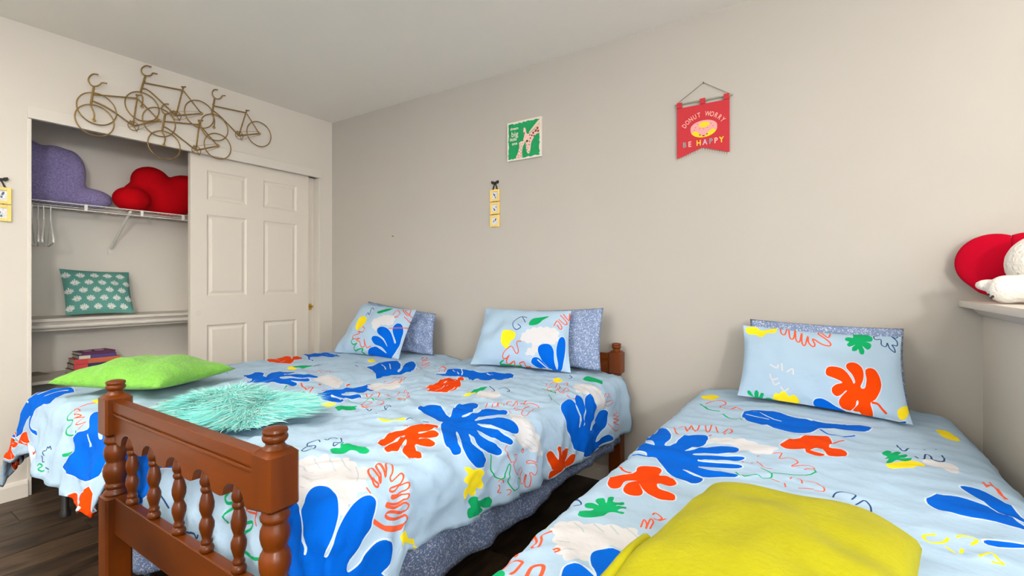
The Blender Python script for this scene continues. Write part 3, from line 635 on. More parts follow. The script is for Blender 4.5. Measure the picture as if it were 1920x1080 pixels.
BIKES = [
 ({'bar':[(-1585,2331),(-1608,2326),(-1625,2304),(-1629,2280),(-1615,2259),(-1595,2261),(-1578,2276),(-1568,2290),(-1545,2294)],'head':[(-1604,2257),(-1618,2144)],'fork':[(-1618,2144),(-1603,2104),(-1604,2064)],'top':[(-1607,2211),(-1396,2257)],'seat':[(-1396,2277),(-1418,2085)],'sad':[(-1405,2277),(-1379,2281)],'down':[(-1607,2173),(-1537,2153),(-1419,2085)],'stay':[(-1393,2254),(-1280,2154)],'chain':[(-1419,2081),(-1280,2154)],'ch1':[(-1435,2106),(-1286,2156)],'ch2':[(-1408,2054),(-1280,2149)],'crank':[(-1419,2081)]},[(-1600,2063,88),(-1591,2132,90),(-1283,2143,89)]),
 ({'bar':[(-1324,2476),(-1351,2473),(-1371,2453),(-1376,2430),(-1365,2414),(-1345,2413),(-1324,2425),(-1316,2440),(-1292,2444)],'head':[(-1354,2408),(-1379,2300)],'fork':[(-1379,2300),(-1367,2270),(-1372,2215)],'top':[(-1361,2366),(-1146,2392)],'seat':[(-1144,2415),(-1187,2213)],'sad':[(-1156,2411),(-1130,2420)],'down':[(-1369,2327),(-1327,2321),(-1187,2213)],'stay':[(-1143,2390),(-1036,2272)],'chain':[(-1187,2214),(-1036,2272)],'ch1':[(-1187,2242),(-1040,2282)],'ch2':[(-1175,2186),(-1036,2263)],'crank':[(-1187,2213)]},[(-1370,2214,88),(-1049,2263,90)]),
 ({'bar':[(-938,2462),(-963,2454),(-973,2428),(-963,2404),(-941,2398),(-920,2411),(-909,2430),(-888,2438)],'head':[(-956,2394),(-973,2291)],'fork':[(-973,2291),(-956,2250),(-961,2197)],'top':[(-961,2346),(-741,2364)],'seat':[(-737,2385),(-794,2185)],'sad':[(-745,2381),(-719,2386)],'down':[(-965,2312),(-909,2279),(-794,2185)],'stay':[(-737,2357),(-646,2238)],'chain':[(-794,2185),(-646,2238)],'ch1':[(-794,2213),(-652,2250)],'ch2':[(-780,2158),(-646,2227)],'crank':[(-794,2185)]},[(-958,2198,88),(-649,2232,90)]),
 ({'bar':[(-1230,2273),(-1253,2266),(-1268,2242),(-1265,2218),(-1250,2205),(-1228,2215),(-1216,2232),(-1194,2236)],'head':[(-1248,2204),(-1265,2092)],'fork':[(-1265,2092),(-1248,2054),(-1255,2006)],'top':[(-1251,2158),(-1046,2194)],'seat':[(-1046,2224),(-1070,2017)],'sad':[(-1057,2221),(-1026,2227)],'down':[(-1256,2122),(-1219,2111),(-1070,2017)],'stay':[(-1044,2188),(-931,2079)],'chain':[(-1070,2016),(-931,2079)],'ch1':[(-1070,2046),(-934,2091)],'ch2':[(-1057,1989),(-927,2070)],'crank':[(-1070,2016)]},[(-1253,2005,89),(-934,2075,87)]),
]
# ---------------------------------------------------------------- materials
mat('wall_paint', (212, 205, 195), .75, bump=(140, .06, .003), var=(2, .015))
mat('back_wall_dimmed', (181, 176, 168), .75, bump=(140, .06, .003), var=(2, .015))  # darkened against wall_paint to balance how light falls on the walls
mat('ceiling_paint', (240, 235, 226), .9, bump=(200, .08, .003))
mat('closet_brightened', (236, 230, 220), .8, bump=(140, .05, .003))  # lightened to make up for the little light reaching the closet
mat('trim_paint', (215, 208, 198), .45)
mat('door_paint', (220, 211, 199), .5, bump=(60, .03, .002))
wood_mat('floor_plank_wood', (26, 18, 12), (76, 59, 44), 6, (3.2, .9, 1), .42, rnd=.30)
mat('floor_gap', (20, 16, 13), .9)
wood_mat('bed_wood', (62, 25, 1), (112, 51, 3), 5, (1, 1, .18), .36, coat=.08)
wood_mat('bed_wood_rail', (62, 25, 1), (112, 51, 3), 5, (.18, 1, 1), .36, coat=.08)
FAB = dict(rough=.9, bump=(13, .38, .014), spec=.08)
PAL = dict(base=(166, 192, 215), p=(200, 214, 226), b=(0, 94, 204), o=(222, 66, 4), r=(222, 92, 58), n=(20, 160, 98), y=(243, 220, 40), w=(207, 207, 211), g=(180, 190, 198), v=(44, 70, 116))
ORDER = {}
for i, (k, c) in enumerate(PAL.items()):
    mat('print_'+{'base': 'pale_blue', 'p': 'pale_edge', 'b': 'blue', 'o': 'orange', 'r': 'red', 'n': 'green', 'y': 'yellow', 'w': 'white', 'g': 'grey', 'v': 'navy'}[k], c, **FAB); ORDER[k] = i
PRINT_MATS = [n for n in MATS if n.startswith('print_')]
floral_mat('floral_sheet', (100, 118, 154), (184, 194, 214), 135)
floral_mat('floral_pillow', (114, 134, 172), (196, 206, 226), 130)
mat('mattress_ticking', (225, 222, 214), .9, bump=(60, .1))
mat('black_metal', (28, 26, 26), .5)
mat('brass_wire', (146, 116, 66), .42, metal=.55, var=(40, .2))
mat('brass', (196, 160, 70), .25, metal=.9)
mat('white_wire', (236, 232, 224), .4)
mat('hanger_plastic', (238, 236, 230), .35)
mat('purple_fleece', (150, 138, 190), .95, bump=(110, .9, .012), var=(130, .30), sheen=.12)
mat('red_plush', (186, 5, 18), .95, bump=(90, .3, .006), spec=.1)
mat('crimson_velvet', (182, 3, 36), .9, bump=(90, .15, .004), spec=.1)
mat('white_plush', (238, 234, 226), .95, bump=(75, .7, .012), sheen=.3)
mat('dark_stitch', (60, 40, 40), .8)
mat('lime_plush', (116, 180, 66), .95, bump=(75, .6, .010), var=(30, .10), sheen=.12)
mat('aqua_fur', (116, 220, 214), .8, var=(9, .12), sheen=.2)
mat('aqua_fur_light', (188, 236, 230), .8, sheen=.2)
mat('mustard_fleece', (160, 156, 20), .95, bump=(120, .35, .005), var=(14, .06), sheen=.04, spec=.1)
mat('teal_cotton', (94, 156, 146), .85, bump=(70, .15))
mat('motif_white', (226, 234, 228), .85)
mat('motif_pink', (214, 188, 196), .85)
mat('banner_felt', (190, 48, 56), .9, bump=(160, .2, .003))
mat('thread_cream', (226, 196, 178), .8)
mat('cord_grey', (120, 112, 104), .8)
mat('rod_wood', (150, 156, 140), .6)
mat('letter_pink', (240, 176, 164), .8); mat('letter_yellow', (246, 200, 40), .8); mat('letter_grey', (130, 150, 150), .8); mat('letter_lilac', (196, 170, 200), .8)
mat('donut_dough', (248, 204, 30), .8); mat('donut_icing', (236, 160, 160), .8); mat('ink', (70, 40, 40), .8)
mat('canvas_white', (226, 218, 206), .85, bump=(120, .2, .003))
mat('canvas_green', (14, 150, 88), .8, var=(25, .12), bump=(120, .2, .003))
mat('giraffe_pink', (232, 196, 184), .8, var=(60, .08)); mat('giraffe_brown', (138, 66, 60), .8); mat('giraffe_dark', (88, 50, 46), .8); mat('giraffe_cream', (222, 204, 176), .8)
mat('frame_yellow', (238, 206, 118), .55, var=(20, .06))
mat('photo_paper', (214, 216, 222), .5, var=(90, .18)); mat('photo_ink', (96, 110, 132), .6)
mat('ribbon_black', (26, 22, 18), .6)
for n, c in dict(book_purple=(96, 44, 84), book_violet=(84, 66, 128), book_orange=(206, 104, 66), book_red=(214, 66, 70), book_tan=(170, 120, 60), book_navy=(56, 44, 92), book_page=(226, 216, 196), book_grey=(150, 140, 126), book_print=(176, 130, 158)).items(): mat(n, c, .6)
mat('outlet_plastic', (226, 214, 196), .4)
mat('lamp_glass', (255, 244, 226), .4, emit=4)
mat('window_glass', (226, 236, 244), .05)
mat('nail_metal', (110, 90, 70), .5)

# ---------------------------------------------------------------- the room
RX, FY, HC, CD = 6.2, -5.1, 2.5, -.66      # far right wall, wall behind the camera, ceiling, closet back
fl = struct(MB().box((CD-.1, FY-.1, -.06), (RX+.1, .1, -.008)), 'floor', 'floor_gap')
PW, PL = .178, 1.22
plank = MB().box((.001, .001, -.008), (PW-.001, PL-.001, 0)).build('plank', 'floor_plank_wood', fl, bevel=.0015)
plank_me = plank.data; first = True
for i in range(-5, 36):
    off = (i*.43) % 1*PL
    for j in range(-1, 6):
        x0, y0 = i*PW, FY+j*PL-off
        if y0+PL < FY or y0 > .05: continue
        if first: plank.location = (x0, y0, 0); first = False; continue
        o = plank.copy(); COL.objects.link(o); o.parent = fl; o.location = (x0, y0, 0)
struct(MB().box((CD-.1, FY-.1, HC), (RX+.1, .1, HC+.1)), 'ceiling', 'ceiling_paint')
struct(MB().box((-.1, 0, 0), (RX+.1, .1, HC)), 'wall_back', 'back_wall_dimmed')
OY0, OY1, OZ = -1.871, -.111, 2.075
struct(MB().box((-.1, FY, 0), (0, OY0, HC)).box((-.1, OY1, 0), (0, 0, HC)).box((-.1, OY0, OZ-.02), (0, OY1, HC)), 'wall_left', 'wall_paint')
struct(MB().box((CD-.1, -2.2, 0), (CD, 0, HC)).box((CD, -2.3, 0), (-.1, -2.2, HC)).box((CD, 0, 0), (-.1, .1, HC)), 'wall_closet', 'closet_brightened')
def wall_window(name, wall, horiz, fixed0, fixed1, a0, a1, lo, hi, w0, w1, z0, z1):
    """wall slab with a window hole; horiz = axis along the wall"""
    def bx(mb, p, q, za, zb):
        if horiz == 'x': mb.box((p, fixed0, za), (q, fixed1, zb))
        else: mb.box((fixed0, p, za), (fixed1, q, zb))
        return mb
    mb = MB(); bx(mb, a0, w0, 0, HC); bx(mb, w1, a1, 0, HC); bx(mb, w0, w1, 0, z0); bx(mb, w0, w1, z1, HC)
    struct(mb, wall, 'wall_paint')
    fr = MB(); bx(fr, w0, w0+.06, z0, z1); bx(fr, w1-.06, w1, z0, z1); bx(fr, w0+.06, w1-.06, z0, z0+.06); bx(fr, w0+.06, w1-.06, z1-.06, z1)
    bx(fr, (w0+w1)/2-.02, (w0+w1)/2+.02, z0+.06, z1-.06)
    return struct(fr, name, 'trim_paint')
wall_window('added_window_1', 'wall_front', 'x', FY-.1, FY, -.1, RX+.1, 0, HC, .85, 3.55, .65, 2.25)  # assumed window out of view, added for its fill light
wall_window('added_window_2', 'wall_right', 'y', RX, RX+.1, FY, 0, 0, HC, -4.6, -2.0, .75, 2.25)  # unseen window added to carry the light from the right
# half wall with its cap on the right
struct(MB().box((4.055, -1.2, 0), (4.30, 0, 1.0)), 'wall_half', 'wall_paint')
cap = MB(); prof = [(4.055, 1.0), (4.040, 1.008), (4.030, 1.022), (4.020, 1.036), (3.985, 1.036), (3.982, 1.048), (3.985, 1.060), (4.37, 1.060), (4.373, 1.048), (4.37, 1.036), (4.335, 1.036), (4.322, 1.02), (4.30, 1.0)]
cap.prism(prof, lambda a, b, k: (a, -.001 if k else -1.22, b)); struct(cap, 'trim_1', 'trim_paint', smooth=True, angle=50)
# closet head trim and jambs
struct(MB().box((-.012, OY0, 2.006), (.014, OY1, 2.073)).box((-.10, OY0, 2.035), (-.012, OY1, 2.056)), 'trim_2', 'trim_paint', bevel=.002)
struct(MB().box((-.1, OY1-.016, 0), (.002, OY1, 2.006)), 'trim_3', 'trim_paint', bevel=.002)
struct(MB().box((-.1, OY0, 0), (.002, OY0+.016, 2.006)), 'trim_4', 'trim_paint', bevel=.002)
def baseboard(name, a, b, nx, ny):
    mb = MB(); pr = [(0, 0), (.014, 0), (.014, .07), (.009, .085), (0, .09)]
    d = Vector((b[0]-a[0], b[1]-a[1], 0))
    mb.prism(pr, lambda u, z, k: ((b if k else a)[0]+nx*u, (b if k else a)[1]+ny*u, z)); return struct(mb, name, 'trim_paint')
baseboard('baseboard_left', (0, FY), (0, OY0), 1, 0)
baseboard('baseboard_back', (0, 0), (4.055, 0), 0, -1)
baseboard('baseboard_closet', (CD, -2.2), (CD, 0), 1, 0)
# six-panel sliding closet doors
def panel_door(name, xf, y0, y1, thick=.034):
    W = y1-y0; z0, z1 = .012, 2.012
    st, mid = .118, .105
    cols = [(y0+st-.015, y0+st-.015+.272), (y1-st+.012-.272, y1-st+.012)]
    rows = [(.24, .838), (1.040, 1.604), (1.706, 1.911)]
    fr = MB()
    def bx(a, b, c, d): fr.box((xf-thick, a, c), (xf, b, d))
    bx(y0, cols[0][0], z0, z1); bx(cols[0][1], cols[1][0], z0, z1); bx(cols[1][1], y1, z0, z1)
    zs = [z0]+[q for r in rows for q in r]+[z1]
    for a, b in cols:
        for i in range(0, len(zs), 2): bx(a, b, zs[i], zs[i+1])
    d = struct(fr, name, 'door_paint', weld=False)
    for a, b in cols:
        for c, e in rows:
            mb = MB(); rings = [(0, 0), (.008, -.007), (.016, -.009), (.036, -.0025), (.040, -.0025)]
            vs = []
            for ins, dx in rings: vs += [(xf+dx, a+ins, c+ins), (xf+dx, b-ins, c+ins), (xf+dx, b-ins, e-ins), (xf+dx, a+ins, e-ins)]
            fs = []
            for i in range(len(rings)-1):
                for j in range(4): fs.append((i*4+j, i*4+(j+1) % 4, (i+1)*4+(j+1) % 4, (i+1)*4+j))
            k = (len(rings)-1)*4; fs.append((k, k+1, k+2, k+3)); mb.add(vs, fs)
            mb.box((xf-thick+.004, a+.001, c+.001), (xf-.014, b-.001, e-.001))
            mb.build('panel', 'door_paint', d)
    return d
d1o = panel_door('door_1', -.036, -1.078, -.199)
pl = MB(); pl.tube([(-.040, -1.030, .924), (-.034, -1.030, .924)], .019, 20); pl.tube([(-.034, -1.030, .924), (-.0335, -1.030, .924)], .004, 8)
pl.build('finger_pull', 'trim_paint', d1o, smooth=True, angle=40)
d2o = panel_door('door_2', -.074, -1.00, -.127)
lt = MB().box((-.0735, -.175, .905), (-.069, -.150, .955)); lt.tube([(-.069, -.160, .928), (-.050, -.160, .932)], [.005, .004], 10); lt.tube([(-.050, -.160, .932), (-.040, -.160, .934)], [.010, .009], 12)
tag(lt.build('door_pull', 'brass', d2o, smooth=True, angle=40), label='brass door pull')
nl = MB(); nl.tube([(.756, 0, 1.49), (.756, -.012, 1.49)], [.002, .002], 8); nl.tube([(.756, -.012, 1.49), (.756, -.014, 1.49)], [.005, .005], 10)
tag(nl.build('nail', 'nail_metal', loc=(.756, 0, 1.49)), 'small bare nail in the wall above the bed in the corner', 'nail')
nl2 = thing('wall_outlet', 'small cream wall outlet low on the half wall beside the bed', 'outlet', (4.055, -.176, .40))
MB().box((4.048, -.206, .37), (4.055, -.146, .465)).build('cover_plate', 'outlet_plastic', nl2, bevel=.003)
MB().box((4.022, -.190, .395), (4.048, -.164, .425)).build('plug', 'outlet_plastic', nl2, bevel=.004)
# ceiling lamp (out of the picture, on the right)
LX, LY = 4.55, -1.05
cl = thing('ceiling_lamp', 'round flush ceiling lamp with a glowing glass dome', 'lamp', (LX, LY, HC))
MB().lathe([(.16, -.03), (.17, -.02), (.17, 0)], (LX, LY, HC), 32).build('base_plate', 'trim_paint', cl, smooth=True, angle=40)
MB().lathe([(.001, -.12), (.06, -.115), (.11, -.095), (.145, -.06), (.155, -.03)], (LX, LY, HC), 32).build('glass_dome', 'lamp_glass', cl, smooth=True)
pt = bpy.data.lights.new('lamp_bulb', 'POINT'); pt.energy = LAMP_POWER; pt.color = (1, .97, .92); pt.shadow_soft_size = .16
po = bpy.data.objects.new('lamp_bulb', pt); COL.objects.link(po); po.location = (LX, LY, HC-.32)

# added torchiere, out of view behind the camera, for bounced ceiling light
TX, TY = 1.9, -3.6
tl = thing('added_fill_lamp', 'added out-of-view fill light built as a tall black torchiere with an upturned white bowl shade', 'lamp', (TX, TY, 0))
MB().lathe([(.13, 0), (.13, .015), (.02, .03), (.013, .05)], (TX, TY, 0), 28).build('base', 'black_metal', tl, smooth=True, angle=40)
MB().lathe([(.012, .04), (.012, 1.66)], (TX, TY, 0), 14).build('pole', 'black_metal', tl, smooth=True, angle=40)
MB().lathe([(.02, 1.66), (.08, 1.68), (.15, 1.74), (.17, 1.79), (.165, 1.79), (.145, 1.745), (.075, 1.69), (.01, 1.675)], (TX, TY, 0), 32).build('lamp_shade', 'trim_paint', tl, smooth=True, angle=60)
sl = bpy.data.lights.new('added_uplight_bulb', 'SPOT'); sl.energy = UPLIGHT_POWER; sl.color = (1, .985, .95); sl.spot_size = math.radians(150); sl.spot_blend = .6; sl.shadow_soft_size = .1
so = bpy.data.objects.new('added_uplight_bulb', sl); COL.objects.link(so); so.location = (TX, TY, 1.80); so.rotation_euler = (math.pi, 0, 0)

# added fill for flash light, shaped as a globe lamp behind the camera
QX, QY = 5.4, -4.0
gl = thing('added_fill_lamp', 'added out-of-view fill light in place of a flash, black stand topped by a glowing white globe', 'lamp', (QX, QY, 0))
MB().lathe([(.12, 0), (.12, .015), (.02, .03), (.012, .05)], (QX, QY, 0), 28).build('base', 'black_metal', gl, smooth=True, angle=40)
MB().lathe([(.011, .04), (.011, 1.60)], (QX, QY, 0), 14).build('pole', 'black_metal', gl, smooth=True, angle=40)
MB().lathe([(.012, 1.58), (.05, 1.58), (.05, 1.60), (.012, 1.615)], (QX, QY, 0), 20).build('globe_holder', 'black_metal', gl, smooth=True, angle=40)
gb = MB().lathe([(.04, -.135), (.08, -.115), (.115, -.08), (.135, -.04), (.14, 0), (.135, .04), (.115, .08), (.08, .115), (.04, .134), (.004, .14)], (QX, QY, 1.735), 28).build('lamp_globe', 'lamp_glass', gl, smooth=True)
gp_ = bpy.data.lights.new('flash_fill_bulb', 'POINT'); gp_.energy = FLASH_FILL_POWER; gp_.color = (1, .985, .955); gp_.shadow_soft_size = .15
go_ = bpy.data.objects.new('flash_fill_bulb', gp_); COL.objects.link(go_); go_.location = (QX-.22, QY+.22, 1.70)

# ---------------------------------------------------------------- closet shelves
ws = thing('wire_shelf', 'white wire closet shelf carrying the purple and red cushions', 'shelf', (CD, -1.5, 1.6))
SX, SY0, SY1, SZ = -.285, -2.19, -.005, 1.612
mb = MB()
for z in (SZ, SZ-.034): mb.tube([(SX, SY0, z), (SX, SY1, z)], .0032, 8)
mb.build('front_rail', 'white_wire', ws, smooth=True, angle=60)
mb = MB()
y = SY0+.01
while y < SY1:
    mb.tube([(CD+.004, y, SZ-.003), (SX, y, SZ-.003)], .0016, 5); y += .0254
for x in (CD+.01, CD+.13, CD+.25): mb.tube([(x, SY0, SZ-.007), (x, SY1, SZ-.007)], .0032, 6)
tag(mb.build('wire_deck', 'white_wire', ws, smooth=True, angle=60), kind='stuff')
for y in (-1.555, -1.265, -1.02):
    MB().box((SX-.005, y-.008, SZ-.038), (SX+.006, y+.008, SZ+.003)).build('rail_clip', 'white_wire', ws, bevel=.002)
br = MB(); br.tube([(SX-.01, -1.325, SZ-.012), (CD+.012, -1.325, 1.37)], .009, 8); br.box((CD+.001, -1.338, 1.33), (CD+.008, -1.312, 1.385))
br.build('brace', 'white_wire', ws, smooth=True, angle=50)
def closet_shelf(name, label, z, xf, lip):
    t = thing(name, label, 'shelf', (CD, -1.5, z-.1))
    MB().box((CD+.001, -2.195, z-.019), (xf, -.005, z)).build('board', 'trim_paint', t, bevel=.003)
    if lip:
        MB().box((xf-.05, -2.195, z-.075), (xf-.03, -.005, z-.0195)).build('cleat', 'trim_paint', t, bevel=.003)
        rod = MB(); rod.tube([(xf-.012, -2.195, z-.047), (xf-.012, -.005, z-.047)], .015, 16); rod.build('clothes_rod', 'trim_paint', t, smooth=True, angle=50)
    return t
closet_shelf('closet_shelf', 'white painted closet shelf carrying the teal patterned cushion', .917, -.30, True)
closet_shelf('closet_shelf', 'low white closet shelf carrying the stack of books', .555, -.28, False)

# hangers hanging on the front rail of the wire shelf
hang_root = None
for i, (y, a) in enumerate([(-1.868, -.17), (-1.842, -.22), (-1.795, -.26), (-1.770, -.20), (-1.746, -.24), (-1.716, -.16)]):
    lab = 'white plastic coat hanger on the wire shelf, '+['leftmost of the row', 'second from the left', 'third from the left', 'third from the right', 'second from the right', 'rightmost of the row'][i]
    h = thing('coat_hanger', lab, 'hanger', (SX, y, SZ-.034), 'coat hangers under the wire shelf')
    zr = SZ-.034
    if hang_root is None:
        hk = MB(); hk.tube([(SX-.016, y, zr-.010), (SX-.013, y, zr+.002), (SX-.006, y, zr+.0065), (SX+.003, y, zr+.0065), (SX+.010, y, zr+.001), (SX+.012, y, zr-.012), (SX+.004, y, zr-.030), (SX, y, zr-.05), (SX, y, zr-.085)], .0026, 6)
        h1 = hk.build('hook', 'hanger_plastic', h, smooth=True, angle=60)
        ar = MB(); ar.tube(catmull([(SX, y, zr-.08), (SX+.03, y, zr-.10), (SX+.11, y, zr-.15), (SX+.185, y, zr-.20), (SX+.195, y, zr-.215), (SX+.18, y, zr-.223), (SX, y, zr-.226), (SX-.18, y, zr-.223), (SX-.195, y, zr-.215), (SX-.185, y, zr-.20), (SX-.11, y, zr-.15), (SX-.03, y, zr-.10)], True, 4), .0042, 6, closed=True)
        h2 = ar.build('arms', 'hanger_plastic', h, smooth=True, angle=60)
        hang_root = (h1, h2)
    else:
        for q in hang_root:
            c = q.copy(); COL.objects.link(c); c.parent = h
    h.rotation_euler = (0, 0, a)

# ---------------------------------------------------------------- soft shapes from blobs
def blobs(name, mname, balls, parent=None, loc=(0, 0, 0), voxel=.012, sm=6):
    """one continuous soft body: overlapping ellipsoids fused by remeshing"""
    import bmesh
    bm = bmesh.new()
    for (c, r) in balls:
        M = Matrix.Translation(Vector(c)-Vector(ORG[parent] if parent else loc)) @ Matrix.Diagonal((*r, 1))
        bmesh.ops.create_icosphere(bm, subdivisions=3, radius=1, matrix=M)
    me = bpy.data.meshes.new(name); bm.to_mesh(me); bm.free(); me.materials.append(MATS[mname])
    o = bpy.data.objects.new(name, me); COL.objects.link(o)
    if parent: o.parent = parent; ORG[o] = ORG[parent]
    else: o.location = loc; ORG[o] = Vector(loc)
    r = o.modifiers.new('fuse', 'REMESH'); r.mode = 'VOXEL'; r.voxel_size = voxel; r.use_smooth_shade = True
    s = o.modifiers.new('soften', 'SMOOTH'); s.iterations = sm; s.factor = .6
    return o
SH = SZ+.004
def ell(y, z, ry, rz, x=-.47, rx=.085): return ((x, y, z), (rx, ry, rz))
o = blobs('cloud_cushion', 'purple_fleece', [ell(-1.80, SH+.21, .16, .185, -.50), ell(-1.65, SH+.275, .125, .10, -.50), ell(-1.58, SH+.21, .082, .155, -.50), ell(-1.70, SH+.14, .19, .14, -.50), ell(-1.49, SH+.066, .135, .070, -.50), ell(-1.60, SH+.08, .13, .085, -.50), ell(-1.85, SH+.10, .14, .10, -.50)], loc=(-.47, -1.7, SH))
tag(o, 'fuzzy purple cloud-shaped cushion on the wire closet shelf', 'cushion')
o = blobs('cloud_cushion', 'red_plush', [ell(-1.285, SH+.082, .108, .086, -.40, .085), ell(-1.15, SH+.235, .12, .105), ell(-1.05, SH+.14, .20, .145), ell(-.92, SH+.19, .17, .13), ell(-.80, SH+.16, .16, .14), ell(-1.2, SH+.12, .12, .11), ell(-.75, SH+.10, .16, .105)], loc=(-.45, -1.05, SH))
tag(o, 'red velvety cloud-shaped cushion on the wire closet shelf', 'cushion')

# teal cushion on the middle shelf
S = Pillow((-.45, -1.610, .925), (-.40, -1.268, .925), (-.575, -1.612, 1.222), (-.56, -1.248, 1.206), .055, k=.05, seed=9, wr=.003)
mot = []
for r in range(6):
    for c in range(6):
        u = (c+.5*(r % 2)+.28)*S.W/5.1; v = (r+.42)*S.L/5.6
        if u > S.W-.012 or v > S.L-.012: continue
        for k in range(-3, 4):
            a = k*.36; q = .035-.0034*abs(k); b0 = .008
            mot.append(('w', 6.4, [(u+b0*math.sin(a), v+b0*math.cos(a)), (u+q*.62*math.sin(a), v+q*.62*math.cos(a)), (u+q*math.sin(a)*.95, v+q*math.cos(a))]))
        mot.append(('p', 8, [(u, v), (u, v+.009)])); mot.append(('w', 3, [(u-.012, v-.004), (u, v-.002), (u+.012, v-.004)]))
mb = MB(); printed_mesh(mb, S, mot, {'w': 1, 'p': 2}, .014, halo=0)
gs, gt = np.meshgrid(np.linspace(0, S.W, 24), np.linspace(0, S.L, 20), indexing='ij'); mb.grid(S.P(gs, gt, back=.045), 24, 20, 0)
o = mb.build('throw_cushion', ['teal_cotton', 'motif_white', 'motif_pink'], loc=(-.47, -1.45, .917), smooth=True, fixn=False)
tag(o, 'teal cotton cushion with white fan motifs standing on the closet shelf', 'cushion')

# stack of books on the low shelf
def book(label, x0, x1, y0, y1, z0, h, cover, rot, spine=None, pr=False):
    c = Vector(((x0+x1)/2, (y0+y1)/2, z0)); t = thing('book', label, 'book', c, 'books on the low closet shelf')
    MB().box((x0, y0, z0), (x1, y1, z0+.002)).box((x0, y0, z0+h-.002), (x1, y1, z0+h)).box((x1-.002, y0, z0+.002), (x1, y1, z0+h-.002)).build('cover', cover, t)
    MB().box((x0+.004, y0+.003, z0+.002), (x1-.002, y1-.003, z0+h-.002)).build('pages', 'book_page', t)
    if spine: MB().box((x1-.0005, y0+.002, z0+.001), (x1+.0008, y0+(y1-y0)*.3, z0+h-.001)).build('spine_print', spine, t)
    if pr:
        mb = MB()
        for q in (.3, .66):
            yy = y0+(y1-y0)*q; mb.tube([((x0+x1)/2+.03*math.cos(a), yy+.022*math.sin(a), z0+h+.0004) for a in np.linspace(0, 6.283, 17)[:-1]], .003, 5, closed=True)
        mb.build('cover_print', 'book_print', t)
    t.rotation_euler = (0, 0, rot)
z = .556
for (lab, y0, y1, h, cov, rot, sp, pr) in [
    ('tan paperback at the bottom of the book stack', -1.595, -1.375, .030, 'book_tan', .03, None, False),
    ('second book from the bottom of the stack, tan with a red spine end', -1.590, -1.36, .032, 'book_navy', -.02, 'book_red', False),
    ('orange paperback in the middle of the book stack', -1.585, -1.355, .030, 'book_orange', -.05, 'book_red', False),
    ('violet paperback just below the top book of the stack', -1.565, -1.375, .022, 'book_violet', -.03, 'book_page', False),
    ('purple book with pale rings on the cover, topmost of the stack', -1.560, -1.385, .018, 'book_purple', .07, None, True)]:
    book(lab, -.52, -.37, y0, y1, z, h, cov, rot, sp, pr); z += h+.0006
book('grey-brown book lying alone at the left end of the low closet shelf', -.55, -.38, -1.86, -1.70, .556, .022, 'book_grey', .15)

# ---------------------------------------------------------------- metal bicycle wall art
art = thing('bicycle_wall_art', 'brass wire wall art of four bicycles above the closet opening', 'wall art', (.0, -1.2, 2.1))
X = .03
def yz(p, x=X): return (x, p[0]/1000, p[1]/1000)
for k, (b, wh) in enumerate(BIKES):
    x = X-.006*(k % 2)
    fr = MB()
    for key, r in dict(head=.0056, fork=.004, top=.0044, seat=.0044, sad=.004, down=.0044, stay=.004, chain=.0044).items():
        fr.tube(catmull([yz(q, x) for q in b[key]], False, 5) if len(b[key]) > 2 else [yz(q, x) for q in b[key]], r, 7)
    fr.tube([(.001, b['head'][0][0]/1000, b['head'][0][1]/1000-.03), (x, b['head'][0][0]/1000, b['head'][0][1]/1000-.03)], .003, 6)
    bike = fr.build('bicycle', 'brass_wire', art, smooth=True, angle=60)
    hb = MB(); hb.tube(catmull([yz(q, x+.006) for q in b['bar']], False, 5), .0040, 7); hb.build('handlebar', 'brass_wire', bike, smooth=True, angle=60)
    for (cy, cz, r) in wh:
        w_ = MB(); w_.tube([(x+.004, (cy+r*math.cos(a))/1000, (cz+r*math.sin(a))/1000) for a in np.linspace(0, 6.2832, 49)[:-1]], .0036, 7, closed=True)
        w_.build('wheel', 'brass_wire', bike, smooth=True)
    c = b['crank'][0]
    ck = MB(); ck.tube([(x+.007, c[0]/1000+.027*math.cos(a), c[1]/1000+.027*math.sin(a)) for a in np.linspace(0, 6.2832, 25)[:-1]], .0024, 6, closed=True)
    for a in np.linspace(0, 6.2832, 5)[:-1]: ck.tube([(x+.007, c[0]/1000, c[1]/1000), (x+.007, c[0]/1000+.027*math.cos(a+.6), c[1]/1000+.027*math.sin(a+.6))], .0016, 5)
    ck.tube([(x+.010, c[0]/1000-.018, c[1]/1000+.030), (x+.010, c[0]/1000+.018, c[1]/1000-.032)], .0024, 6)
    ck.build('crankset', 'brass_wire', bike, smooth=True, angle=60)
    ch = MB()
    for key in ('ch1', 'ch2'): ch.tube([yz(q, x+.007) for q in b[key]], .0012, 5)
    ch.build('chain', 'brass_wire', bike)
    for (cy, cz) in (b['fork'][-1], b['stay'][-1]):
        hb = MB(); hb.tube([(x+.003, cy/1000+.0075*math.cos(a), cz/1000+.0075*math.sin(a)) for a in np.linspace(0, 6.2832, 13)[:-1]], .0026, 6, closed=True)
        hb.build('hub', 'brass', bike, smooth=True)

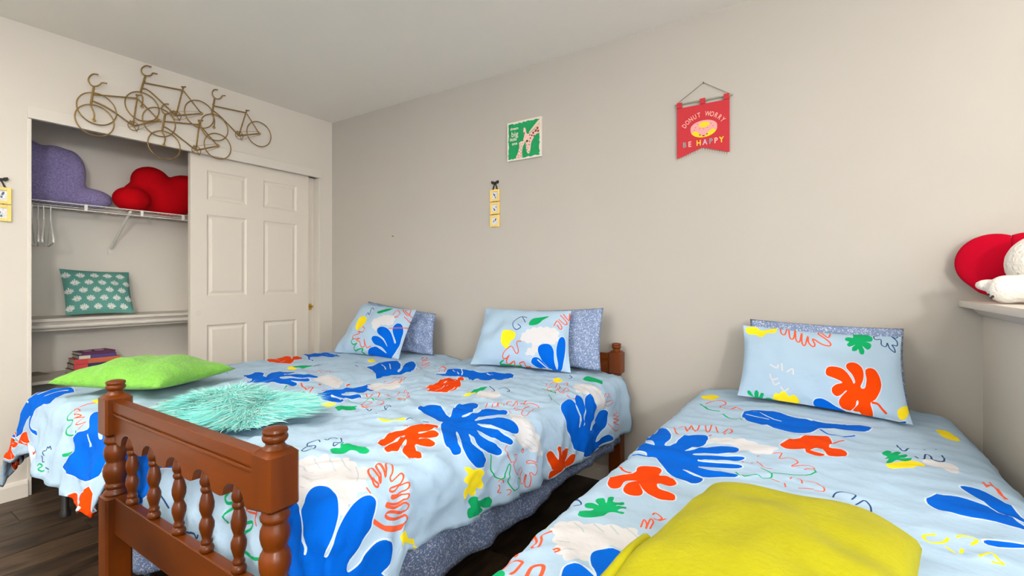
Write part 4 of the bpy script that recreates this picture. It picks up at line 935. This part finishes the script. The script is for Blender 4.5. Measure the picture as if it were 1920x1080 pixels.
# ---------------------------------------------------------------- yellow hanging photo frames
def hanging(label, org, axis, n, fw, fh, gap, bow_h):
    """org = top centre of the bow on the wall; axis 'x': on the back wall, 'y': on the left wall"""
    t = thing('hanging_photo_frames', label, 'photo frame', org)
    ox, oy, oz = org
    def pt(a, d, z): return (ox+a, oy-d, oz+z) if axis == 'x' else (ox+d, oy+a, oz+z)
    def bx(mb, a0, a1, d0, d1, z0, z1):
        p, q = pt(a0, d0, z0), pt(a1, d1, z1); mb.box([min(i) for i in zip(p, q)], [max(i) for i in zip(p, q)])
    zt = -bow_h
    for i in range(n):
        z1 = zt-i*(fh+gap); z0 = z1-fh; b = fw*.2
        fr = MB(); bx(fr, -fw/2, -fw/2+b, .001, .012, z0, z1); bx(fr, fw/2-b, fw/2, .001, .012, z0, z1); bx(fr, -fw/2+b, fw/2-b, .001, .012, z0, z0+b); bx(fr, -fw/2+b, fw/2-b, .001, .012, z1-b, z1)
        f = fr.build('frame', 'frame_yellow', t, bevel=.002)
        ph = MB(); bx(ph, -fw/2+b, fw/2-b, .001, .006, z0+b, z1-b); ph.build('photo', 'photo_paper', f)
        pk = MB(); rg = random.Random(i+n)
        for k in range(4):
            a = rg.uniform(-fw*.18, fw*.1); zz = rg.uniform(z0+b+.004, z1-b-.016); bx(pk, a, a+fw*.1, .006, .0064, zz, zz+.011)
        pk.build('photo_print', 'photo_ink', f)
        if i: 
            lk = MB(); bx(lk, -.012, -.009, .004, .006, z1, z1+gap); bx(lk, .009, .012, .004, .006, z1, z1+gap); lk.build('ribbon_link', 'ribbon_black', t)
    bw = MB()
    for sgn in (-1, 1):
        lp = [(0, 0), (.012, .012), (.026, .016), (.030, .004), (.020, -.006), (.004, -.002)]
        bw.prism([(sgn*a, b) for a, b in lp], lambda a, b, k: pt(a, .002+.008*k, b-.012))
        bw.prism([(sgn*a, b) for a, b in [(0, 0), (.006, -.002), (.022, -bow_h+.012), (.014, -bow_h+.010)]], lambda a, b, k: pt(a, .002+.005*k, b-.012))
    bw.prism([(-.006, -.007), (.006, -.007), (.006, .007), (-.006, .007)], lambda a, b, k: pt(a, .001+.012*k, b-.012))
    bw.build('bow', 'ribbon_black', t)
hanging('three yellow photo frames hanging from a black bow on the long wall', (1.718, -.0005, 1.800), 'x', 3, .076, .078, .006, .055)
hanging('two yellow photo frames hanging from a black bow left of the closet', (.0005, -1.972, 1.672), 'y', 2, .080, .085, .005, .050)

# ---------------------------------------------------------------- giraffe canvas
gx0, gx1, gz0, gz1 = 1.824, 2.076, 1.911, 2.158
cv = thing('giraffe_canvas', 'small green canvas print of a giraffe and its calf on the long wall', 'picture', (1.95, 0, 1.91))
MB().box((gx0, -.020, gz0), (gx1, -.0005, gz1)).build('canvas', 'canvas_white', cv, bevel=.002)
def gp(u, v, d): return (gx0+(gx1-gx0)*u, -.0202-.0004*d, gz0+(gz1-gz0)*v)
def layer(name, polys, m, d, sm=3):
    mb = MB()
    for p in polys: mb.prism(catmull(p, True, sm).tolist() if sm > 1 else p, lambda a, b, k: gp(a, b, d-1+k))
    return mb.build(name, m, cv)
rg = random.Random(7); ed = []
for k in range(20): ed.append((.04+.92*k/20, .045+rg.uniform(-.015, .015)))
for k in range(20): ed.append((.955+rg.uniform(-.015, .015), .045+.90*k/20))
for k in range(20): ed.append((.96-.92*k/20, .945+rg.uniform(-.02, .02)))
for k in range(20): ed.append((.045+rg.uniform(-.015, .015), .955-.9*k/20))
layer('painted_ground', [ed], 'canvas_green', 1, 1)
# mother: neck from the right edge, head looking down left; calf: small neck rising from the bottom
layer('giraffe', [[(.955, .82), (.80, .70), (.66, .62), (.585, .64), (.565, .74), (.525, .80), (.495, .76), (.50, .66), (.515, .58), (.49, .50), (.50, .45), (.555, .42), (.57, .32), (.585, .20), (.625, .12), (.675, .14), (.70, .24), (.72, .38), (.78, .48), (.87, .58), (.955, .60)],
                  [(.27, .045), (.34, .20), (.375, .36), (.36, .42), (.40, .45), (.46, .46), (.52, .44), (.53, .40), (.50, .36), (.47, .30), (.45, .16), (.45, .045)]], 'giraffe_pink', 2)
layer('mane', [[(.955, .93), (.955, .84), (.80, .72), (.68, .64), (.66, .66), (.80, .80)]], 'giraffe_cream', 2.5)
sp = []
for (u, v, r) in [(.90, .72, .035), (.85, .66, .04), (.92, .64, .03), (.78, .62, .035), (.74, .56, .028), (.80, .54, .025), (.70, .50, .022), (.68, .58, .02), (.67, .42, .018), (.66, .34, .016), (.52, .66, .02), (.515, .62, .016)]:
    sp.append([(u+r*math.cos(a)*rg.uniform(.8, 1.1), v+r*math.sin(a)*rg.uniform(.8, 1.1)) for a in np.linspace(0, 6.283, 8)[:-1]])
tag(layer('giraffe_spots', sp, 'giraffe_brown', 3, 2), kind='stuff')
sp = []
for (u, v, r) in [(.60, .44, .034), (.60, .22, .014), (.66, .17, .012), (.59, .34, .012), (.62, .28, .012), (.40, .40, .011), (.43, .34, .012), (.39, .29, .011), (.42, .24, .012), (.37, .20, .011), (.42, .16, .012), (.34, .12, .012), (.40, .09, .012), (.44, .09, .01), (.35, .06, .011), (.47, .40, .01)]:
    sp.append([(u+r*math.cos(a), v+r*math.sin(a)*.9) for a in np.linspace(0, 6.283, 8)[:-1]])
tag(layer('giraffe_marks', sp, 'giraffe_dark', 3.2, 2), kind='stuff')
mb = MB()
for txt, u, v, s in (('dream', .10, .79, .024), ('big', .13, .615, .046), ('little', .085, .51, .029), ('one', .15, .40, .027)):
    text_mesh(mb, txt, s, lambda a, b: (gx0+(gx1-gx0)*u+a, -.0216, gz0+(gz1-gz0)*v+b), bold=.0006)
tag(mb.build('lettering', 'canvas_white', cv, fixn=False), kind='stuff')

# ---------------------------------------------------------------- donut banner
bn = thing('felt_banner', 'red felt pennant banner with a smiling donut on the long wall', 'banner', (3.018, 0, 1.78))
rod = MB(); rod.tube([(2.880, -.012, 2.062), (3.158, -.012, 2.058)], .0042, 10); rod.build('rod', 'rod_wood', bn, smooth=True, angle=50)
cd = MB(); cd.tube([(2.890, -.012, 2.066), (3.020, -.006, 2.150), (3.148, -.012, 2.062)], .0016, 6); cd.build('cord', 'cord_grey', bn)
pg = MB(); pg.tube([(3.020, -.0005, 2.150), (3.020, -.010, 2.151)], .003, 8); pg.build('hook', 'nail_metal', bn)
bx0, bx1, bz1, bz0 = 2.890, 3.143, 2.040, 1.778
fel = [(bx0, bz1), (bx0, bz0), (bx0+.02, bz0+.006), ((bx0+bx1)/2, bz0+.042), (bx1-.02, bz0+.006), (bx1, bz0), (bx1, bz1)]
mb = MB(); mb.prism(fel, lambda a, b, k: (a, -.010-.003*k, b))
mb.build('felt', 'banner_felt', bn)
for a in (bx0, (bx0+bx1)/2-.012, bx1-.026):
    mb = MB(); mb.prism([(a, bz1), (a+.026, bz1), (a+.026, 2.067), (a, 2.067)], lambda u, b, k: (u, -.0095-.010*k, b)); mb.build('hanging_tab', 'banner_felt', bn)
fr = MB(); n = 22
for k in range(n):
    u = bx0+.006+(bx1-bx0-.012)*k/(n-1); c = (bx0+bx1)/2; zb = bz0+.042*(1-abs(u-c)/((bx1-bx0)/2))
    fr.tube([(u, -.0115, zb+.002), (u+rg.uniform(-.002, .002), -.0115, zb-.014)], .0011, 5)
fr.build('fringe', 'thread_cream', bn)
cxb = (bx0+bx1)/2
def flat(name, polys, m, d):
    mb = MB()
    for p in polys: mb.prism(p, lambda a, b, k: (a, -.0131-.0005*(d-1+k), b))
    return mb.build(name, m, bn)
circ = lambda cx, cz, rx, rz, n=28: [(cx+rx*math.cos(6.2832*i/n), cz+rz*math.sin(6.2832*i/n)) for i in range(n)]
flat('donut', [circ(cxb+.006, 1.912, .064, .042)], 'donut_dough', 1)
ic = [(cxb+.006+.064*math.cos(a), 1.922+.034*math.sin(a)+(.012*math.sin(5*a) if math.sin(a) < 0 else 0)) for a in np.linspace(0, 6.2832, 49)[:-1]]
flat('donut_icing', [ic], 'donut_icing', 2)
flat('donut_hole', [circ(cxb+.008, 1.934, .026, .014)], 'donut_dough', 3)
tag(flat('donut_face', [circ(cxb-.012, 1.884, .0035, .003, 10), circ(cxb+.022, 1.884, .0035, .003, 10), [(cxb-.002, 1.880), (cxb+.012, 1.880), (cxb+.009, 1.875), (cxb+.001, 1.875)]]+[circ(cxb+.006+q, 1.912+p, .0022, .0018, 6) for q, p in ((-.04, .012), (-.03, .03), (.035, .022), (-.02, .004), (0, .000), (.018, .004), (.045, .008), (-.045, 0))], 'ink', 3.5), kind='stuff')
R0 = .105; word = 'DONUT WORRY'
for i, chh in enumerate(word):
    if chh == ' ': continue
    th = math.radians((i-5)*10.5)
    ce, se = math.cos(th), math.sin(th); px, pz = cxb+.004+R0*1.0*se, 1.872+R0*ce
    mb = MB(); text_mesh(mb, chh, .034, lambda a, b: (px+a*.72*ce+b*se, -.0137, pz-a*.72*se+b*ce), align='CENTER', bold=.0004); mb.build('letter', 'letter_pink', bn, fixn=False)
for chh, dx, m in (('B', -.088, 'letter_grey'), ('E', -.062, 'letter_pink'), ('H', -.018, 'letter_yellow'), ('A', .012, 'letter_lilac'), ('P', .040, 'letter_grey'), ('P', .064, 'letter_pink'), ('Y', .090, 'letter_yellow')):
    mb = MB(); text_mesh(mb, chh, .038, lambda a, b: (cxb+dx+a*.85, -.0137, 1.832+b), align='CENTER', bold=.001); mb.build('letter', m, bn, fixn=False)

# ---------------------------------------------------------------- beds
def post(parent, x, y, dz=0, name='post'):
    mb = MB(); h = .034
    def sq(z0, z1, w, c):
        vs = []
        for z, k in ((z0, w-c), (z0+c, w), (z1-c, w), (z1, w-c)):
            cc = .006
            vs += [(x-k, y-k+cc, z), (x-k+cc, y-k, z), (x+k-cc, y-k, z), (x+k, y-k+cc, z), (x+k, y+k-cc, z), (x+k-cc, y+k, z), (x-k+cc, y+k, z), (x-k, y+k-cc, z)]
        fs = [(i*8+j, i*8+(j+1) % 8, i*8+8+(j+1) % 8, i*8+8+j) for i in range(3) for j in range(8)]+[tuple(range(7, -1, -1)), tuple(range(24, 32))]
        mb.add(vs, fs)
    sq(0, .475+dz, .034, .004)
    mb.lathe([(.024, 0), (.030, .004), (.030, .010), (.025, .016), (.024, .020), (.028, .026), (.028, .032), (.024, .038), (.027, .048), (.031, .062), (.032, .078), (.029, .092), (.024, .100), (.023, .104), (.027, .114), (.030, .128), (.029, .142), (.025, .152), (.024, .158), (.029, .164), (.030, .170), (.027, .176), (.026, .186)], (x, y, .474+dz), 20)
    sq(.658+dz, .785+dz, .035, .010)
    mb.lathe([(.028, 0), (.026, .004), (.020, .010), (.018, .016), (.023, .020), (.0255, .025), (.0255, .030), (.023, .033), (.0235, .036), (.0255, .040), (.024, .045), (.015, .048), (.004, .049)], (x, y, .780+dz), 20)
    return mb.build(name, 'bed_wood', parent, smooth=True, angle=40)
XP0, XP1 = 1.695, 2.578
SPX = [1.826, 1.978, 2.132, 2.282, 2.432]
def end_board(parent, y, dz, sp):
    post(parent, XP0, y, dz); post(parent, XP1, y, dz)
    a, b = XP0+.030, XP1-.030
    # top rail with scalloped lower edge
    zt, zb = .768+dz, .642+dz
    edge = []; cs = SPX
    low = [a]+[(cs[i]+cs[i+1])/2 for i in range(4)]+[b]
    pts = [(a, zb+.004)]
    for i, c in enumerate(cs):
        hw = .046
        pts += [(c-hw-.014, zb-.004), (c-hw-.003, zb-.001)]
        pts += [(c+hw*math.cos(t), zb+.004+.032*math.sin(t)) for t in np.linspace(math.pi*.97, math.pi*.03, 13)]
        pts += [(c+hw+.003, zb-.001), (c+hw+.014, zb-.004)]
    pts += [(b, zb+.004), (b, zt), (a, zt)]
    mb = MB(); mb.prism(pts, lambda u, z, k: (u, y-.013+.026*k, z))
    rl = mb.build('top_rail', 'bed_wood_rail', parent, smooth=True, angle=30)
    bd = MB(); bd.box((a, y-.018, zt-.044), (b, y-.0125, zt-.036)); bd.box((a, y-.019, zt-.030), (b, y-.0125, zt+.001)); bd.build('rail_bead', 'bed_wood_rail', rl, bevel=.0015)
    MB().box((a, y-.014, .362+dz), (b, y+.014, .475+dz)).build('lower_rail', 'bed_wood_rail', parent, bevel=.003)
    prof = [(.010, 0), (.015, .003), (.0165, .010), (.014, .017), (.011, .020), (.013, .024), (.013, .029), (.010, .034), (.0125, .044), (.0165, .060), (.0165, .072), (.012, .084), (.0105, .088), (.0125, .094), (.016, .106), (.0165, .120), (.013, .136), (.010, .146), (.013, .150), (.014, .156), (.011, .162), (.0145, .168), (.0155, .176), (.013, .186), (.009, .205)]
    if sp is None:
        sp = MB().lathe(prof, (SPX[0], y, .474+dz), 16).build('spindle', 'bed_wood', parent, smooth=True, angle=50); r = SPX[1:]
        base = SPX[0]
    else: r = []
    for x in r:
        c = sp.copy(); COL.objects.link(c); c.parent = parent; c.location = (x-base, 0, 0)
    if not r:
        for x in SPX:
            c = sp.copy(); COL.objects.link(c); c.parent = parent; c.location = (x-SPX[0], y-YF, dz)
    return sp
YF, YH = -2.011, -.062
bed = thing('wooden_bed', 'brown wooden spindle bed frame between the other two beds', 'bed', ((XP0+XP1)/2, -1.03, 0))
spd = end_board(bed, YF, 0, None); end_board(bed, YH, -.028, spd)
for x in (XP0-.005, XP1-.015):
    MB().box((x, YF+.034, .295), (x+.02, YH-.034, .385)).build('side_rail', 'bed_wood', bed, bevel=.003)
for k in range(5):
    yy = YF+.25+k*.36; MB().box((XP0+.015, yy, .30), (XP1-.015, yy+.07, .318)).build('slat', 'bed_wood_rail', bed)
def mattress(label, x0, x1, y0, y1, z0, z1, m='mattress_ticking', name='mattress', cat='mattress'):
    o = MB().box((x0, y0, z0), (x1, y1, z1)).build(name, m, loc=((x0+x1)/2, (y0+y1)/2, z0))
    b = o.modifiers.new('round', 'BEVEL'); b.width = .03; b.segments = 4
    return tag(o, label, cat)
mattress('mattress of the wooden bed under the blue floral sheet', 1.70, 2.545, -1.86, -.10, .319, .585)
mattress('mattress of the bed beside the closet', .48, 1.42, -1.87, -.09, .36, .565)
mattress('mattress of the bed beside the half wall', 3.10, 3.86, -1.94, -.09, .34, .56)
def metal_frame(label, x0, x1, y0, y1, z):
    t = thing('metal_bed_frame', label, 'bed frame', ((x0+x1)/2, (y0+y1)/2, 0))
    for xx in (x0, x1-.03): MB().box((xx, y0, z-.03), (xx+.03, y1, z)).build('side_bar', 'black_metal', t)
    for k in range(6):
        yy = y0+(y1-y0-.03)*k/5; MB().box((x0+.03, yy, z-.03), (x1-.03, yy+.03, z)).build('cross_bar', 'black_metal', t)
    for x in (x0+.015, x1-.015):
        for y in (y0+.03, y1-.03): 
            lg = MB(); lg.lathe([(.022, 0), (.022, .02), (.015, .03), (.015, z-.03)], (x, y, 0), 12); lg.build('leg', 'black_metal', t, smooth=True, angle=50)
metal_frame('black metal bed frame under the bed beside the closet', .44, 1.44, -1.86, -.08, .358)
metal_frame('black metal bed frame under the bed beside the half wall', 3.09, 3.87, -1.93, -.08, .338)

# blue floral sheet hanging below the duvet of the wooden bed
def sheet(name, label, path, z1, z0, m, dn=.022):
    """cloth valance along a floor path, from z1 down to z0, gently gathered"""
    path = [Vector((*p, 0)) for p in path]; pts = []
    for a, b in zip(path[:-1], path[1:]):
        n = max(2, int((b-a).length/.02)); pts += [a.lerp(b, i/n) for i in range(n)]
    pts.append(path[-1]); nn = len(pts); mm = 14; P = np.zeros((nn, mm, 3)); acc = 0
    for i, p in enumerate(pts):
        t = (pts[min(i+1, nn-1)]-pts[max(i-1, 0)]).normalized(); nrm = Vector((t.y, -t.x, 0))
        if i: acc += (p-pts[i-1]).length
        for j in range(mm):
            k = j/(mm-1); amp = .010*k*math.sin(acc*19+1.7*math.sin(acc*5))+.004*k*math.sin(acc*47)
            zz = z1+(z0+.008*math.sin(acc*7)-z1)*k
            q = p+nrm*(dn*k+amp); P[i, j] = (q.x, q.y, zz)
    o = MB().grid(P, nn, mm).build(name, m, loc=(path[0].x, path[0].y, z0), smooth=True)
    s = o.modifiers.new('thick', 'SOLIDIFY'); s.thickness = .002
    return tag(o, label, 'bed sheet')
sheet('bed_sheet', 'blue floral sheet hanging from the side of the wooden bed', [(1.80, -1.885), (2.595, -1.885), (2.605, -1.875), (2.605, -.10)], .57, .275, 'floral_sheet', .012)
sheet('bed_sheet', 'blue floral sheet hanging at the foot of the bed beside the closet', [(1.22, -1.872), (1.43, -1.872), (1.452, -1.85), (1.452, -1.5)], .35, .05, 'floral_sheet', .004)

def duvet(key, label):
    S = SURF[key]; mb = MB(); printed_mesh(mb, S, PRINTS[key], ORDER, .020)
    o = mb.build('duvet', PRINT_MATS, loc=((S.x0+S.x1)/2, (S.yh+S.yf)/2, S.z-.05), smooth=True, fixn=True)
    if sum(p.normal.z*p.area for p in o.data.polygons) < 0: o.data.flip_normals()
    s = o.modifiers.new('thick', 'SOLIDIFY'); s.thickness = .014; s.offset = -1
    return tag(o, label, 'duvet', 'leaf print duvets')
duvet('duvet1', 'pale blue leaf print duvet on the bed beside the closet')
duvet('duvet2', 'pale blue leaf print duvet on the brown wooden bed')
duvet('duvet3', 'pale blue leaf print duvet on the bed beside the half wall')
def back_grid(mb, S, back, mi=0, n=30, m=24):
    gs, gt = np.meshgrid(np.linspace(0, S.W, n), np.linspace(0, S.L, m), indexing='ij'); mb.grid(S.P(gs, gt, back=back), n, m, mi, flip=True)
def print_pillow(key, label, back):
    S = SURF[key]; mb = MB(); printed_mesh(mb, S, PRINTS[key], ORDER, .016, halo=.003); back_grid(mb, S, back)
    c = S.c[0]*.5+S.c[1]*.5
    o = mb.build('bed_pillow', PRINT_MATS, loc=tuple(c), smooth=True, fixn=False); return tag(o, label, 'pillow', 'leaf print pillows')
print_pillow('pillow1', 'leaf print pillow on the bed beside the closet', .05)
print_pillow('pillow2', 'leaf print pillow on the brown wooden bed', .05)
print_pillow('pillow3', 'leaf print pillow with a big orange leaf on the bed beside the half wall', .03)
def plain_pillow(label, c, T, back, m, seed, k=.04, wr=.005, name='bed_pillow', group='blue floral pillows'):
    S = Pillow(*c, T, k=k, seed=seed, wr=wr, ex=.5); mb = MB(); n, q = 44, 34
    gs, gt = np.meshgrid(np.linspace(0, S.W, n), np.linspace(0, S.L, q), indexing='ij'); mb.grid(S.P(gs, gt), n, q); back_grid(mb, S, back, 0, n, q)
    o = mb.build(name, m, loc=tuple((S.c[0]+S.c[1])/2), smooth=True, weld=True); return tag(o, label, 'pillow', group)
plain_pillow('blue floral pillow behind the leaf print pillow nearest the closet', ((.60, -.20, .64), (1.32, -.165, .64), (.556, -.075, .985), (1.275, -.09, .915)), .05, .045, 'floral_pillow', 21, wr=.012)
plain_pillow('blue floral pillow behind the leaf print pillow of the wooden bed', ((1.90, -.20, .664), (2.54, -.19, .660), (1.84, -.08, .955), (2.518, -.10, .992)), .05, .045, 'floral_pillow', 22)
plain_pillow('blue floral pillow behind the leaf print pillow next to the half wall', ((3.24, -.19, .645), (3.808, -.24, .64), (3.243, -.08, .96), (3.806, -.08, .944)), .045, .04, 'floral_pillow', 23)

# ---------------------------------------------------------------- loose cushions
def cushion(name, label, m, c, W, L, T, rot, k=.06, ex=.45, tb=.35, wr=.006, seed=31, tiltx=0, tilty=0, n=56, build=True, loc_z=None):
    """cushion lying flat: W by L, upper bulge T, lower bulge tb*T; c = centre of the seam plane"""
    w, l = W/2, L/2; Rm = Matrix.Translation(Vector(c)) @ Matrix.Rotation(rot, 4, 'Z') @ Matrix.Rotation(tiltx, 4, 'X') @ Matrix.Rotation(tilty, 4, 'Y')
    co = [Rm @ Vector(p) for p in ((-w, -l, 0), (w, -l, 0), (-w, l, 0), (w, l, 0))]
    S = Pillow(*co, T, k=k, seed=seed, wr=wr, ex=ex)
    if S.n[2] < 0: S.n = -S.n
    if not build: return S
    mb = MB(); gs, gt = np.meshgrid(np.linspace(0, S.W, n), np.linspace(0, S.L, n), indexing='ij'); mb.grid(S.P(gs, gt), n, n); mb.grid(S.P(gs, gt, back=T*tb), n, n, flip=True)
    o = mb.build(name, m, loc=(c[0], c[1], c[2]-T*tb), smooth=True, weld=True)
    return tag(o, label, 'cushion'), S
cushion('throw_cushion', 'lime green plush cushion on the bed beside the closet', 'lime_plush', (.905, -1.645, .698), .545, .44, .090, math.radians(24.7), k=.10, wr=.008, tb=.5)
# shaggy aqua cushion
(fc, S) = cushion('fur_cushion', 'shaggy aqua fur cushion lying across the two left beds', 'aqua_fur', (1.80, -1.71, .672), .42, .27, .060, math.radians(21), k=.03, ex=.55, wr=.003, tb=.3)
rg = np.random.RandomState(8); N = 22000
uu, vv = rg.uniform(.0, 1, N), rg.uniform(.0, 1, N); s_, t_ = uu*S.W, vv*S.L
P0 = S.P(s_, t_); ax = (S.c[1]-S.c[0])/S.W; ay = (S.c[2]-S.c[0])/S.L
du, dv = 2*uu-1, 2*vv-1
nr = S.n[None]*.9+ax[None]*(du*1.3)[:, None]+ay[None]*(dv*1.3)[:, None]; nr /= np.linalg.norm(nr, axis=1)[:, None]
sw = wnoise(s_, t_, waves(3, 5, .12, .3)); sw2 = wnoise(s_, t_, waves(4, 5, .12, .3))
lay = ax[None]*(sw*.55)[:, None]+ay[None]*(sw2*.55)[:, None]+ax[None]*(du*.7)[:, None]+ay[None]*(dv*.7)[:, None]
Ln = rg.uniform(.035, .060, N)[:, None]; jit = rg.normal(0, 1, (N, 3))*(.2+.55*np.exp(-(du**2+dv**2)*2.2))[:, None]*np.array([1, 1, .18])
vs = []; fs = []; ms = []
side = np.cross(nr, lay+jit); side /= np.maximum(np.linalg.norm(side, axis=1), 1e-6)[:, None]
wd = rg.uniform(.0010, .0020, N)[:, None]
C0 = P0-nr*.004; lf = (.14+.14*np.exp(-(du**2+dv**2)*1.6))[:, None]; C1 = P0+nr*Ln*lf+(lay+jit)*Ln*.28; C2 = P0+nr*Ln*lf*1.3+(lay+jit)*Ln*.70; C3 = P0+nr*Ln*lf*1.1+(lay+jit*1.3)*Ln*1.1
C3[:, 2] = np.maximum(C3[:, 2], .652); C2[:, 2] = np.maximum(C2[:, 2], .652)
A = np.stack([C0-side*wd, C0+side*wd, C1-side*wd, C1+side*wd, C2-side*wd*.7, C2+side*wd*.7, C3], 1)
mb = MB(); mb.v = [tuple(p) for p in A.reshape(-1, 3).tolist()]
for i in range(N):
    k = i*7; mb.f += [(k, k+1, k+3, k+2), (k+2, k+3, k+5, k+4), (k+4, k+5, k+6)]; mb.m += [int(rg.rand() < .38)]*3
tag(mb.build('fur', ['aqua_fur', 'aqua_fur_light'], fc, smooth=True, fixn=False), kind='stuff')
# mustard cushion
(yc, S) = cushion('throw_cushion', 'mustard yellow fleece cushion lying on the bed beside the half wall', 'mustard_fleece', (3.475, -1.735, .678), .335, .50, .085, math.radians(-9), k=.02, ex=.30, wr=.005, tb=.42, seed=33)
for dz_, r_ in ((.006, .009), (-.010, .008)):
    tt = np.linspace(.02, .30, 30)*S.L; hp = S.P(np.zeros(30)+.004, tt); hp[:, 2] += dz_
    hm = MB(); hm.tube(hp.tolist(), r_, 8); hm.build('hem', 'mustard_fleece', yc, smooth=True, angle=60)

# ---------------------------------------------------------------- plush toy and heart on the ledge
hc = Vector((4.114, -.085, 1.207)); mb = MB(); nth, nr_ = 72, 12
HO = [(-.045+.110*math.cos(t), .110*math.sin(t)) for t in np.linspace(math.radians(66), math.radians(222), 24)]+[(-.085, -.115), (-.03, -.138)]
HO = [(0, .088)]+HO+[(0, -.142)]+[(-x_, z_) for x_, z_ in reversed(HO)]
HC = np.vstack([HO, HO[:1]]); HD = np.r_[0, np.cumsum(np.hypot(*np.diff(HC, axis=0).T))]
def heart(th):
    u = th/6.2832*HD[-1]; return float(np.interp(u, HD, HC[:, 0])), float(np.interp(u, HD, HC[:, 1]))
R3 = Matrix.Rotation(math.radians(-12), 3, 'Z') @ Matrix.Rotation(math.radians(-8), 3, 'X')
for sgn in (1, -1):
    P = np.zeros((nr_, nth+1, 3))
    for i in range(nr_):
        q = math.sin(math.pi/2*i/(nr_-1))
        for j in range(nth+1):
            hx, hz_ = heart(6.2832*j/nth); P[i, j] = hc+R3 @ Vector((hx*q, sgn*.032*math.sqrt(max(0, 1-q*q))**.8, hz_*q))
    mb.grid(P, nr_, nth+1)
o = mb.build('heart_cushion', 'crimson_velvet', loc=(4.114, -.085, 1.06), smooth=True, weld=True)
tag(o, 'big crimson heart cushion propped against the wall on the ledge', 'cushion')
pt_ = thing('plush_toy', 'white plush animal lying on the ledge in front of the crimson heart', 'toy', (4.15, -.25, 1.061))
blobs('body', 'white_plush', [((4.185, -.235, 1.195), (.125, .095, .112)), ((4.20, -.40, 1.125), (.085, .18, .062)), ((4.19, -.22, 1.13), (.09, .08, .06)),
      ((4.12, -.355, 1.112), (.125, .050, .050)), ((4.045, -.350, 1.109), (.052, .045, .048)), ((4.006, -.315, 1.122), (.036, .028, .021)), ((4.19, -.35, 1.13), (.09, .05, .055)), ((4.27, -.19, 1.28), (.035, .03, .04))], pt_, voxel=.007, sm=5)
mb = MB()
for (p, q) in (((4.004, -.358, 1.098), (3.995, -.356, 1.088)), ((4.008, -.368, 1.088), (4.000, -.366, 1.078))): mb.tube([p, q], .0035, 6)
tag(mb.build('paw_stitching', 'dark_stitch', pt_), label='dark stitched claws')
